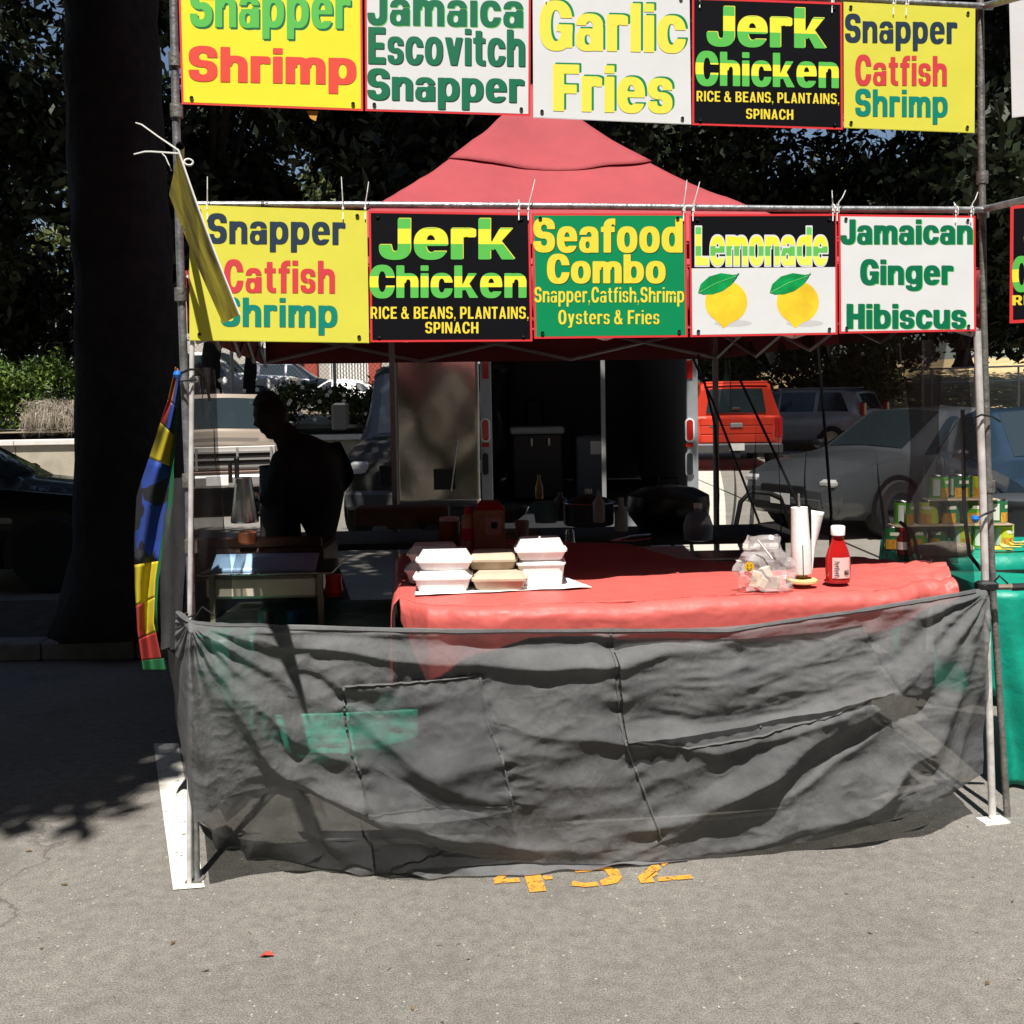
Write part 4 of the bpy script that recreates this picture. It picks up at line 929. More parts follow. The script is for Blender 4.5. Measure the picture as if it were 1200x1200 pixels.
def sign(name, label, cor, face, border, words, proj=PF, skew=0, base=.010, group='menu boards on the pipe frame', thick=.004, grom=True, ties=(), bw=2.5, extra=None):
    TLc, TRc, BRc, BLc = cor
    o0 = (proj(*BLc, base) + proj(*BRc, base)) / 2
    t = thing(name, label, 'sign', o0, group=group)
    def bil(u, v, off):
        x = (TLc[0] * (1 - u) + TRc[0] * u) * (1 - v) + (BLc[0] * (1 - u) + BRc[0] * u) * v
        y = (TLc[1] * (1 - u) + TRc[1] * u) * (1 - v) + (BLc[1] * (1 - u) + BRc[1] * u) * v
        return proj(x, y, off)
    seed = len(TC) + TLc[0]
    def warp(u, v): return .0016 * math.sin(u * 5 + seed) * math.sin(v * 4 + seed)
    b = MB(); b.prism([bil(0, 0, base), bil(1, 0, base), bil(1, 1, base), bil(0, 1, base)], bil(.5, .5, base - thick) - bil(.5, .5, base))
    b.build('board', PR[border] if border else PR[face], t)
    W = abs(TRc[0] - TLc[0]); H = abs(BLc[1] - TLc[1]); eu, ev = (bw / W, bw / H) if border else (0.004, .004)
    b = MB(); b.add([bil(eu, ev, base + .0004), bil(1 - eu, ev, base + .0004), bil(1 - eu, 1 - ev, base + .0004), bil(eu, 1 - ev, base + .0004)], [(0, 1, 2, 3)])
    b.build('printed_face', PR[face], t, fixn=False)
    for wd in words:
        txt, bx, m = wd[:3]; kw = dict(wd[3]) if len(wd) > 3 else {}
        sh = kw.pop('shadow', None); ol = kw.pop('outline', None); sk = kw.pop('skew', skew)
        bd = kw.pop('bold', 0.0)
        if sh: word(t, proj, txt, bx, PR[sh[0]], base + .0008, bd, sk, shift=(sh[1][0] * .75, sh[1][1] * .75), nm='letter_shadow', **kw)
        if ol: word(t, proj, txt, bx, PR[ol], base + .0011, bd + .035, sk, nm='letter_outline', **kw)
        word(t, proj, txt, bx, PR[m], base + .0014, bd, sk, **kw)
    if extra: extra(t, bil)
    if grom:
        for (u, v) in ((.055, .955), (.945, .955), (.945, .04), (.055, .04)):
            c = bil(u, v, base + .003); n_ = (bil(u, v, base + .05) - c); n_ = FN
            pts = []
            b = MB(); rr = .0052; a1 = Vector((n_.y, -n_.x, 0)).normalized(); a2 = Vector((0, 0, 1))
            b.tube([c + (a1 * math.cos(q_) + a2 * math.sin(q_)) * rr for q_ in np.linspace(0, 2 * math.pi, 11)[:-1]], .0018, 5, closed=True)
            go = b.build('grommet', M_chrome, t, smooth=True)
            b = MB(); b.add([c + FN * .0003 + (a1 * math.cos(q_) + a2 * math.sin(q_)) * .0040 for q_ in np.linspace(0, 2 * math.pi, 9)[:-1]], [tuple(range(8))]); b.build('eyelet_hole', M_black, go, fixn=False)
    for (x, yb, dx, ln) in ties:
        b = MB(); c = proj(x, yb, -.012)
        lp = [c + (FN * math.cos(q_) + Vector((0, 0, 1)) * math.sin(q_)) * .0165 + Vector((0, 0, -.006 * (math.sin(q_) < 0))) for q_ in np.linspace(0, 2 * math.pi, 13)[:-1]]
        b.tube(lp, .0022, 5, closed=True)
        b.tube([proj(x, yb + 14, base + .004), proj(x, yb + 2, .006), proj(x + dx * .2, yb - 8, .010), proj(x + dx * .6, yb - ln * .6, .016), proj(x + dx, yb - ln, .012)], [.0022, .0022, .0022, .0018, .0014], 5)
        b.box(proj(x, yb + 1, .008), (.007, .006, .008)); b.build('cable_tie', M_zip, t)
    return t
jerk = lambda dx, dy, sx=1.0, k=1.0: None
SH = ('shade', (1.8, 1.5))
sign('menu_sign', 'yellow board reading Snapper in green over Shrimp in red, top left', [(208, -52), (424, -46), (425.5, 130), (213, 122)], 'yellow', 'salmon',
     [('Combo', (232, -58, 405, -22), 'dgreen', dict(shadow=SH)), ('Snapper', (222, -18, 411, 45), 'lgreen', dict(shadow=('dgreen', (2.5, 3)), skew=.012)), ('Shrimp', (221, 54, 418, 106), 'salmon', dict(skew=.022, bold=.01))], skew=.02, ties=((240, -38, 4, 20),))
sign('menu_sign', 'white board reading Jamaica Escovitch Snapper in dark green, top row', [(427, -46), (622, -38), (621.5, 136), (428, 130)], 'white', 'red',
     [('Jamaica', (430, -12, 614, 29), 'dgreen', dict(shadow=('lgreen', (1.3, 1.8)))), ('Escovitch', (431, 31, 615, 75), 'dgreen', dict(shadow=SH)), ('Snapper', (430, 80, 614, 127), 'dgreen', dict(shadow=SH))], skew=.018)
sign('menu_sign', 'white board reading Garlic Fries in fat yellow letters, top row', [(624, -38), (808, -6), (810, 146), (625, 138)], 'white', None,
     [('Garlic', (632, 1, 803, 58), 'lyel', dict(shadow=('green', (3.5, -2.5)), bold=.01)), ('Fries', (648, 75, 788, 130), 'lyel', dict(shadow=('green', (3.5, -2.5)), bold=.01))], skew=.025, ties=((640, -12, 3, 20),))
JK = lambda ox, oy, s_=1.0: None
def jerk_words(b1, b2, b3, b4):
    return [('Jerk', b1, 'grad_jerk', dict(shadow=('lyel', (1, -1)), bold=.01)), ('Chicken', b2, 'grad_chick', dict(bold=.01)), ('RICE & BEANS, PLANTAINS,', b3, 'tyel', dict(bold=-.02)), ('SPINACH', b4, 'tyel', dict(bold=-.02))]
sign('menu_sign', 'black board reading Jerk Chicken with red border, top row', [(811, -3), (987, 3), (988, 152), (811, 146.5)], 'black', 'red', jerk_words((828, 7, 968, 54), (815, 60, 983, 100), (816, 106, 984, 119), (874, 127, 930, 139.5)), skew=.02, ties=((820, -5, 5, 22), (975, 1, 3, 20)))
sign('menu_sign', 'lime yellow board reading Snapper Catfish Shrimp, top right', [(988.5, 2), (1143, 10), (1142, 156), (989, 150)], 'lime', None,
     [('Snapper', (990, 16, 1122, 59), 'navy', dict(bold=0)), ('Catfish', (1002, 64, 1110, 100), 'crimson', dict(bold=0)), ('Shrimp', (1002, 104, 1111, 145), 'teal', dict(bold=0))], skew=.012, ties=((1047, 3, -4, 22), (1062, 4, 3, 16)))
sign('menu_sign', 'lime yellow board reading Snapper Catfish Shrimp, lower left', [(222, 240), (430, 247), (432.5, 402), (222, 399)], 'lime', None,
     [('Snapper', (243, 250, 405, 295), 'navy', dict(bold=0)), ('Catfish', (262, 304, 393, 343), 'crimson', dict(bold=0)), ('Shrimp', (258, 348, 396, 392), 'teal', dict(bold=0))], skew=.01, ties=((243, 243, 0, 36), (402, 243, -2, 36), (428, 243, 4, 30)))
sign('menu_sign', 'black board reading Jerk Chicken with red border, lower row', [(432, 247), (621, 250), (624, 400), (434, 401)], 'black', 'red', jerk_words((444, 256, 603, 304), (433, 311, 617, 349), (434, 359, 620, 374), (498, 377, 561, 391)), ties=((619, 244, 8, 34), (608, 244, 0, 10)))
def seal(t, bil): pass
sign('menu_sign', 'green board reading Seafood Combo in yellow letters', [(623, 250), (804, 250), (806, 395), (626, 397)], 'green', 'red',
     [('Seafood', (625, 256, 800, 296), 'tyel', dict(shadow=('shade', (1.2, 1)), bold=.01)), ('Combo', (641, 298, 780, 332), 'tyel', dict(shadow=('shade', (1.2, 1)), bold=.01)), ('Snapper,Catfish,Shrimp', (626, 336, 802, 360), 'tyel', dict(bold=-.02)), ('Oysters & Fries', (654, 363, 773, 385), 'tyel', dict(bold=-.02))], ties=((801, 245, 4, 34), (812, 245, 8, 32)))
M_lem = mat('printed lemon', (.86, .58, .03), .45, var=.18, scale=9); M_leafp = mat('printed leaf', (.0, .26, .06), .45, var=.4, scale=14); M_shad = mat('printed grey smudge', (.55, .55, .55), .5)
def lemons(t, bil):
    b = MB(); b.add([bil(.012, .017, 0.01068), bil(.988, .017, 0.01068), bil(.988, .44, 0.01068), bil(.012, .44, 0.01068)], [(0, 1, 2, 3)]); b.build('black_header', PR['black'], t, fixn=False)
    word(t, PF, 'Lemonade', (815, 266, 970, 311), PR['white'], 0.01098, .05, 0, nm='letter_outline'); word(t, PF, 'Lemonade', (815, 266, 970, 311), PR['grad_lem'], 0.01134, .005, 0)
    for cx in (851, 935):
        b = MB(); b.add([PF(cx + 8 + 22 * math.cos(q_), 379 + 4 * math.sin(q_), 0.01050) for q_ in np.linspace(0, 6.28, 20)[:-1]], [tuple(range(19))]); b.build('printed_shadow', M_shad, t, fixn=False)
        pts = []
        for q_ in np.linspace(0, 2 * math.pi, 41)[:-1]:
            r_ = 25 * (1 + .02 * math.cos(2 * q_)); tip = 6.5 * math.exp(-((q_ - 1.70) / .20) ** 2)
            pts.append(PF(cx + (r_ * .97 + 0) * math.cos(q_), 354 + (r_ + tip) * math.sin(q_), 0.01086))
        b = MB(); b.add(pts, [tuple(range(40))]); b.build('printed_lemon', M_lem, t, fixn=False)
        # leaf
        up = [(-33, 343), (-30, 333), (-20, 324), (-6, 320), (8, 322), (14, 321)]; dn = [(13, 325), (6, 334), (-4, 341), (-16, 345), (-27, 345)]
        b = MB(); b.add([PF(cx + a, y, 0.01122) for a, y in up + dn], [tuple(range(11))]); b.build('printed_leaf', M_leafp, t, fixn=False)
        b = MB(); b.tube([PF(cx - 32, 343, 0.01146), PF(cx - 12, 332, 0.01146), PF(cx + 13, 323, 0.01146)], .0008, 4); b.build('leaf_vein', PR['lgreen'], t)
        b = MB(); b.tube([PF(cx + 8, 330, 0.01170), PF(cx + 13, 322, 0.01170), PF(cx + 15, 320, 0.01170)], .0018, 4); b.build('lemon_stalk', PR['dgreen'], t)
sign('menu_sign', 'black and white Lemonade board with two printed lemons', [(807.5, 251), (981, 250.5), (981.5, 392), (809, 395)], 'white', 'red', [], extra=lemons, ties=((976, 245, -1, 22), (981, 245, 10, 22)))
sign('menu_sign', 'white board reading Jamaican Ginger Hibiscus in green', [(982.5, 251), (1143, 253), (1144, 388), (983.5, 391)], 'white', 'red',
     [('Jamaican', (985, 257, 1140, 286), 'dgreen', dict(shadow=('lgreen', (1.3, 1.2)), bold=.01)), ('Ginger', (1008, 304, 1117, 341), 'dgreen', dict(shadow=('lgreen', (1.3, 1.2)), bold=.01)), ('Hibiscus', (992, 356, 1132, 385), 'dgreen', dict(shadow=('lgreen', (1.3, 1.2)), bold=.01))], ties=((1138, 247, 8, 22), (1120, 247, -2, 10)))

# side sign at the left, hanging along the pipe that comes forward, swung inwards
nt_, nb_, fb_, ft_ = P(209, 176, 2.72), P(281, 369, 2.76), P(261, 379, 3.36), P(198, 228, 3.40)
sg = thing('side_sign', 'yellow board seen nearly edge on, swinging at the left post', 'sign', nt_)
nn = (nb_ - nt_).cross(ft_ - nt_).normalized()
if nn.x > 0: nn = -nn
b = MB(); b.grid(lambda u, v: nt_.lerp(ft_, u).lerp(nb_.lerp(fb_, u), v) + nn * .004 * math.sin(v * math.pi), 10, 24)
M_back = mat('sign reverse', (.80, .70, .07), .5, col2=(.10, .07, .02), scale=5)
n_ = M_back.node_tree; tb = n_.nodes.new('ShaderNodeBsdfTranslucent'); ms = n_.nodes.new('ShaderNodeMixShader'); ms.inputs[0].default_value = .45
pb_ = n_.nodes['Principled BSDF']; tb.inputs[0].default_value = (.8, .68, .06, 1); n_.links.new(pb_.inputs['Base Color'].links[0].from_socket, tb.inputs[0]); n_.links.new(pb_.outputs[0], ms.inputs[1]); n_.links.new(tb.outputs[0], ms.inputs[2]); n_.links.new(ms.outputs[0], n_.nodes['Material Output'].inputs[0])
b.build('board', M_back, sg, smooth=True)
MB().tube([nt_.lerp(nb_, t_) + nn * .004 * math.sin(t_ * math.pi) for t_ in np.linspace(0, 1, 16)], .0028, 5).build('white_edge', M_white, sg)
MB().tube([nt_, nt_ + Vector((-.05, 0, .035)), nt_ + Vector((-.09, 0, .065)), nt_ + Vector((-.105, 0, .07))], [.0025, .002, .002, .0015], 5).build('cable_tie', M_zip, sg)
MB().tube([nt_ + Vector((0, 0, -.008)), nt_ + Vector((-.07, 0, -.002)), nt_ + Vector((-.085, 0, -.002)), nt_ + Vector((-.112, 0, -.008))], [.0025, .0025, .0025, .002], 5).build('cable_tie', M_zip, sg)
q_ = P(200, 198, 2.75); MB().tube([P(188, 178, 2.75), P(194, 184, 2.75), P(201, 200, 2.75)], .0016, 5).build('cable_tie', M_zip, sg)
for (x, y, d_) in ((221, 190, 2.73), (218, 267, 3.3)):
    c = P(x, y, d_); MB().tube([c + Vector((math.cos(a_) * .010, math.cos(a_) * .004, math.sin(a_) * .008)) for a_ in np.linspace(0, 6.283, 13)[:-1]], .0026, 6, closed=True).build('grommet', M_zip, sg, smooth=True)
# neighbour boards at the right edge
a = P(1183, 0, 4.15)
SN = Vector((-.5, -.866, 0)); SQ = P(1183, 240, 4.25)
def sgn(px, py, off=0):
    d = ray(px, py); return O + d * ((SQ + SN * off - O).dot(SN) / d.dot(SN))
sign('menu_sign', 'red bordered black board cut off by the right edge', [(1184, 241), (1330, 228), (1334, 372), (1183, 379)], 'black', 'red', [('Jerk', (1200, 250, 1310, 292), 'grad_jerk', dict(bold=.01)), ('Chicken', (1186, 301, 1325, 342), 'grad_chick', dict(bold=.01)), ('RICE & BEANS', (1186, 346, 1322, 358), 'tyel', {})], proj=sgn, grom=False, skew=-.03, bw=4, group=None)
sign('blank_banner', 'pale grey blank banner hanging at the top right edge', [(1181, -60), (1320, -66), (1322, 122), (1186, 138)], 'white', None, [], proj=sgn, grom=False, group=None)

# ---------------------------------------------------------------- tables and cloths
TZ = .90
tab = thing('serving_table', 'folding serving table hidden under the red cloth', 'table', (.6, 4.05, 0))
tx0, tx1 = -.38, 1.42
MB().box(((tx0 + tx1) / 2, 4.20, TZ - .06), (tx1 - tx0 - .1, .6, .03)).build('tabletop', mat('table plastic', (.5, .5, .48), .5), tab)
for x in (tx0 + .1, tx1 - .1):
    for y in (3.95, 4.45): MB().tube([(x, y, 0), (x, y, TZ - .05)], .013, 8).build('leg', M_steel_d, tab)
tab2 = thing('prep_table', 'second table under red cloth behind the serving table', 'table', (.1, 4.9, 0))
MB().box((.25, 4.84, TZ - .04), (1.15, .6, .03)).build('tabletop', MATS['table plastic'], tab2)
for x in (-.2, .7):
    for y in (4.6, 5.08): MB().tube([(x, y, 0), (x, y, TZ - .05)], .013, 8).build('leg', M_steel_d, tab2)
# red cloth: outline measured along its front edge
fe = [(468, 702), (500, 709), (560, 711), (640, 712), (740, 713), (850, 708), (930, 704), (1000, 700), (1040, 692), (1080, 683), (1115, 682)]
be = [(470, 650), (500, 640), (560, 632), (640, 634), (740, 640), (800, 655), (880, 662), (950, 655), (1010, 655), (1060, 662), (1100, 668)]
def lerpc(c, u):
    k = u * (len(c) - 1); i = min(int(k), len(c) - 2); f = k - i
    return (c[i][0] + (c[i + 1][0] - c[i][0]) * f, c[i][1] + (c[i + 1][1] - c[i][1]) * f)
def cloth_top(u, v):
    a = PZ(*lerpc(fe, u), TZ - .005); c = PZ(*lerpc(be, u), TZ)
    p = a.lerp(c, v); n1 = mnoise.noise(p * 3.3) * .010 + mnoise.noise(p * 9) * .003 + (1 - 2.5 * abs(mnoise.noise(Vector((p.x * 5, p.y * 8, 2))))) * .0035 + (1 - 2.5 * abs(mnoise.noise(Vector((p.x * 15 + p.y * 6, p.y * 17, 5))))) * .0013
    z = n1
    # crumpled bunch at the right end
    k = max(0, (u - .72) / .28); z += k * (.040 * abs(mnoise.noise(Vector((p.x * 7 + p.y * 5, p.y * 9, 3)))) + .035 * math.sin(v * math.pi) + .022 * abs(mnoise.noise(p * 17)))
    p = p + Vector((0, 0, z)); e_ = (p - FL).dot(FN) - .03
    if e_ > 0: p = p - FN * e_
    return p
drop = [.10, .30, .20, .14, .14, .18, .19, .20, .20, .16, .12, .10]
def cloth_front(u, v):
    a = cloth_top(u, 0); k = u * (len(drop) - 1); i = min(int(k), len(drop) - 2); d_ = drop[i] + (drop[i + 1] - drop[i]) * (k - i)
    v2 = v; rnd = .035
    t_ = v2 * v2 * .35 * d_ + v2 * .65 * d_; r_ = .055
    th = min(t_ / r_, math.pi / 2); out = r_ * math.sin(th); dn = r_ * (1 - math.cos(th)) + max(0, t_ - r_ * math.pi / 2)
    wr = min(1, t_ / .03) * (.004 * mnoise.noise((u * 26, v * 3, 2)) + .005 * mnoise.noise((u * 9, v * 2, 6)) + .002 * mnoise.noise((u * 70, t_ * 60, 7))) + max(0, t_ - .12) * .10 * math.sin(u * 50 + 2 * math.sin(u * 9))
    p = a + FN * (out + wr) + Vector((0, 0, -dn)); e_ = (p - FL).dot(FN) - .085
    if e_ > 0: p = p - FN * e_
    return p
def cloth_left(u, v):      # left end hanging down
    a = cloth_top(0, u); t_ = v * .34
    return a + Vector((-.03 * (1 - math.exp(-t_ / .02)) - .015 * math.sin(u * 14) * v, 0, -t_))
cl = MB(); cl.grid(cloth_top, 260, 80); cl.grid(cloth_front, 260, 26); cl.grid(cloth_left, 30, 14)
o = cl.build('red_tablecloth', M_red, None, smooth=True, sharp=180, fixn=False, solid=.0015); tag(o, 'red plastic tablecloth, crumpled at its right end, on the serving table', 'tablecloth')

# green clothed table at the left with the chafing dish
gt = thing('side_table', 'left table that carries the chafing dish', 'table', (-.85, 4.6, 0))
MB().box((-.87, 4.62, .645), (.82, .7, .03)).build('tabletop', MATS['table plastic'], gt)
for x in (-1.2, -.55):
    for y in (4.35, 4.9): MB().tube([(x, y, 0), (x, y, .63)], .013, 8).build('leg', M_steel_d, gt)
gc = MB(); gc.grid(lambda u, v: (-1.30 + u * .86, 4.24 + v * .76, .665 + .004 * mnoise.noise((u * 8, v * 8, 0))), 20, 12)
gc.grid(lambda u, v: (-1.30 + u * .86, 4.235 - .03 * v + .022 * math.sin(u * 40) * v, .665 - v * .52), 80, 12)
o = gc.build('green_tablecloth', M_teal, None, smooth=True, sharp=60, fixn=False, solid=.001); tag(o, 'green tablecloth under the chafing dish, showing through the net', 'tablecloth')
# brighter stand-in for the sunlit part of the green tablecloth, added behind the net
def greenp(name, lab, quad, y):
    b = MB(); q_ = [P(px, py, y) for px, py in quad]
    b.grid(lambda u, v: q_[0].lerp(q_[1], u).lerp(q_[3].lerp(q_[2], u), v) + Vector((0, .012 * mnoise.noise((u * 7, v * 7, y)), 0)), 20, 14)
    tag(b.build(name, mat('green cloth painted sunlit', (.04, .62, .42), .45, var=.2, scale=14, bump=.3, bscale=30), None, smooth=True, sharp=180, solid=.002), lab, 'cloth')
greenp('sunlit_cloth_piece', 'added bright piece for the sunlit part of the green tablecloth behind the net', [(322, 838), (490, 831), (490, 888), (336, 884)], 3.66)

# chafing dish
cd = thing('chafing_dish', 'open stainless chafing dish with a lid edge painted in blue sky reflection at left', 'chafing dish', (-1.15, 4.5, .76))
a = P(246, 705, 4.42); c = P(374, 672, 4.42)
bx0, bx1 = P(240, 690, 4.42).x, P(372, 690, 4.42).x; zt0 = P(320, 676, 4.42).z; zb0 = P(320, 702, 4.42).z
b = MB(); w0 = (bx0 + bx1) / 2; wd = bx1 - bx0
b.box((w0, 4.60, (zt0 + zb0) / 2), (wd, .34, zt0 - zb0), ch=.012); b.build('water_pan', mat('warm steel', (.66, .60, .48), .4, .35, var=.1, scale=8), cd, smooth=True)
zt1 = P(320, 674, 4.40).z
MB().box((w0 + .02, 4.60, zt1 + .004), (wd + .09, .40, .008), ch=.002).build('rim', M_stainless, cd)
b = MB(); zl = P(320, 656, 4.55).z; zr = P(320, 671, 4.45).z
b.grid(lambda u, v: (bx0 + .02 + (wd - .03) * u, 4.44 + .10 * v, zt1 + .012 + (zl - zr + .02) * v), 8, 4); b.build('lid_panel', mat('sky tinted steel', (.34, .55, .80), .4, .15), cd, solid=.004, smooth=True)  # sky reflection put into the lid's blue base colour
for x in (bx0 + .03, bx1 + .012): MB().box((x, 4.425, (zt1 + .667) / 2), (.022, .02, zt1 - .667)).build('stand_leg', mat('tan stand', (.30, .26, .2), .5, .5), cd)
b = MB(); b.lathe([(.028, 0), (.040, .02), (.034, .06), (.036, .09), (.0355, .092)], (bx1 + .055, 4.50, zt1 - .11), 14); b.build('handle_cup', mat('red plastic', (.6, .03, .02), .35), cd, smooth=True)
b = MB(); b.lathe([(.03, 0), (.036, .005), (.036, .05), (.03, .055), (.02, .06)], (P(346, 710, 4.5).x, 4.5, .667), 16); o = b.build('fuel_can', mat('blue can', (.03, .10, .28), .35, .3), None, smooth=True); tag(o, 'small blue and white fuel can under the chafing dish', 'can')
b = MB(); b.lathe([(.033, 0), (.036, .01), (.034, .06), (.02, .07)], (P(312, 712, 4.5).x, 4.5, .667), 16); o = b.build('fuel_can', mat('dull tin', (.12, .14, .14), .4, .4), None, smooth=True); tag(o, 'dull grey fuel can under the chafing dish, left one', 'can')

# cone of steel, utensils
cn = thing('steel_urn', 'tapered steel urn beside the cook', 'urn', P(287, 612, 4.9))
pz = P(287, 612, 4.9); hz = P(287, 560, 4.9).z - pz.z
MB().lathe([(.062, 0), (.064, .01), (.040, hz * .86), (.036, hz), (.030, hz + .004)], pz, 24).build('urn_body', M_stainless, cn, smooth=True)
MB().lathe([(.012, 0), (.010, .07), (.013, .09), (.006, .1)], pz + Vector((-.03, 0, hz)), 8).build('knob', M_black, cn, smooth=True)
MB().lathe([(.010, 0), (.009, .09), (.011, .10)], pz + Vector((-.055, -.02, hz - .02)), 8).build('spout', M_black, cn, smooth=True)
rk = thing('griddle', 'dark griddle on the table behind the chafing dish', 'griddle', (-1.2, 5.0, .76))
MB().box((-1.18, 5.05, .86), (.62, .42, .16), ch=.015).build('griddle_body', mat('burnt steel', (.05, .03, .025), .6, .3), rk)
MB().box((-1.18, 4.87, .965), (.60, .03, .05), ch=.006).build('splash_rail', mat('copper rail', (.06, .025, .015), .5, .4), rk)
b = MB(); b.lathe([(.03, 0), (.042, .01), (.044, .05), (.02, .06)], P(290, 637, 4.84), 14); o = b.build('food_piece', mat('brown sauce piece', (.25, .08, .04), .4), None, smooth=True); tag(o, 'small orange brown food piece on the griddle', 'food')

# ---------------------------------------------------------------- the cook
def skin_body(name, chain, edges, radii, m, parent, sub=2, root=0):
    me = bpy.data.meshes.new(name); off = chain_loc(parent)
    me.from_pydata([tuple(Vector(p) - off) for p in chain], edges, []); o = bpy.data.objects.new(name, me); C.objects.link(o); o.parent = parent
    sk = o.modifiers.new('skin', 'SKIN'); sk.use_smooth_shade = True
    for i, r_ in enumerate(radii):
        v = me.skin_vertices[0].data[i]; v.radius = r_ if isinstance(r_, tuple) else (r_, r_); v.use_root = (i == root)
    s_ = o.modifiers.new('sub', 'SUBSURF'); s_.levels = sub; s_.render_levels = sub; me.materials.append(m); return o
yb = 5.35
S = lambda px, py, dy=0: P(px, py, yb + dy)
ck = thing('person', 'cook in black bending over the pans, seen in silhouette', 'person', (S(385, 700).x, yb, 0))
pel = Vector((S(372, 690).x, yb, .92)); 
ch = [pel, S(372, 640), S(368, 592), S(362, 560), S(360, 536), S(337, 512, -.02),      # spine 0-5
      S(332, 541, -.15), S(322, 578, -.18), S(312, 588, -.16), S(306, 580, -.12),         # near arm 6-9
      S(386, 534, .10), S(406, 562, .12), S(374, 584, .15), S(330, 592, .15),                # far shoulder, elbow out 10-13
      pel + Vector((-.09, -.05, -.45)), pel + Vector((-.10, -.02, -.84)), pel + Vector((-.2, -.04, -.9)),   # 14-16
      pel + Vector((.08, .05, -.45)), pel + Vector((.09, .08, -.84)), pel + Vector((-.01, .06, -.9))]
ed = [(0, 1), (1, 2), (2, 3), (3, 4), (4, 5), (3, 6), (6, 7), (7, 8), (8, 9), (3, 10), (10, 11), (11, 12), (12, 13), (0, 14), (14, 15), (15, 16), (0, 17), (17, 18), (18, 19)]
rd = [.21, .18, .175, .18, .155, .085, .075, .055, .042, .032, .090, .062, .055, .035, .12, .06, .04, .12, .06, .04]
skin_body('body', ch, ed, rd, M_cloth_k, ck)
b = MB(); b.tube([S(346, 530), S(337, 513, -.02), S(326, 500, -.03), S(320, 490, -.04)], [.085, .066, .056, .05], 16); b.build('neck', M_skin, ck, smooth=True)
b = MB()
def apf(u, v):
    a = (-1.35 + 2.7 * u); px = 352 + 8 * v; c = S(350 + 12 * v, 545 + 190 * v); r_ = .195 + .03 * v + .008 * math.sin(u * 18 + v * 3) * v
    return c + Vector((-r_ * math.cos(a), r_ * math.sin(a) * .9, 0))
b.grid(apf, 30, 24); b.build('apron', mat('black apron', (.012, .012, .013), .8, bump=.2, bscale=30), ck, smooth=True, sharp=180, solid=.003)
hd = MB(); hc = S(318, 487, -.04)
Mh = Matrix.Rotation(R(-18), 3, 'Y')
def head(u, v):
    th = v * math.pi; ph = u * 2 * math.pi
    x = math.sin(th) * math.cos(ph); y = math.sin(th) * math.sin(ph); z = math.cos(th)
    r_ = Vector((x * .082, y * .072, z * .120))
    if z < 0: r_.x *= 1 + .15 * z * (1 if x > 0 else .2); r_.y *= 1 + .28 * z
    if x < -.2:   # facing left: brow, nose, lips, chin
        ny = math.exp(-(y / .22) ** 2)
        r_.x -= .020 * ny * math.exp(-((z + .12) / .14) ** 2) + .009 * ny * math.exp(-((z + .50) / .10) ** 2) + .010 * math.exp(-((z - .25) / .15) ** 2) * .4 + .014 * ny * math.exp(-((z + .85) / .14) ** 2)
        r_.x += .010 * math.exp(-((z - .08) / .07) ** 2) * math.exp(-((abs(y) - .38) / .18) ** 2)
    return hc + Mh @ r_
hd.grid(head, 40, 28); hd.build('head', M_skin, ck, smooth=True, sharp=180)
for s_ in (-1, 1): MB().lathe([(.004, -.012), (.020, -.008), (.024, 0), (.018, .006), (.006, .008)], hc + Vector((.012, s_ * .078, -.005)), 12, Matrix.Rotation(R(90), 3, 'X')).build('ear', M_skin, ck, smooth=True)
cp = MB()
def capf(u, v):
    th = v * .95; ph = u * 2 * math.pi
    return hc + Mh @ Vector((math.sin(th) * math.cos(ph) * .087, math.sin(th) * math.sin(ph) * .078, .004 + math.cos(th) * .125))
cp.grid(capf, 28, 9); cp.build('cap', mat('black cap cloth', (.02, .02, .02), .8), ck, smooth=True, sharp=180)
# hands with fingers, reaching to the pan
for hb, dr_ in ((S(306, 580, -.12), Vector((-1, -.1, -.35))), (S(330, 592, .15), Vector((-1, 0, -.25)))):
    dr_ = dr_.normalized(); sd_ = Vector((0, 1, 0)); ch = [hb, hb + dr_ * .04, hb + dr_ * .075]; ed = [(0, 1), (1, 2)]; rd = [.026, .03, .028]
    for k in range(4):
        o_ = sd_ * (.027 - .018 * k); L_ = (.07, .08, .075, .06)[k]; n0 = len(ch)
        ch += [hb + dr_ * .085 + o_, hb + dr_ * (.085 + L_ * .5) + o_ + Vector((0, 0, -.01)), hb + dr_ * (.085 + L_ * .85) + o_ + Vector((0, 0, -.035))]
        ed += [(2, n0), (n0, n0 + 1), (n0 + 1, n0 + 2)]; rd += [.0105, .0095, .008]
    n0 = len(ch); ch += [hb + dr_ * .04 + sd_ * -.04, hb + dr_ * .075 + sd_ * -.055 + Vector((0, 0, -.01))]; ed += [(1, n0), (n0, n0 + 1)]; rd += [.011, .009]
    skin_body('hand', ch, ed, rd, M_skin, ck, sub=1, root=1)

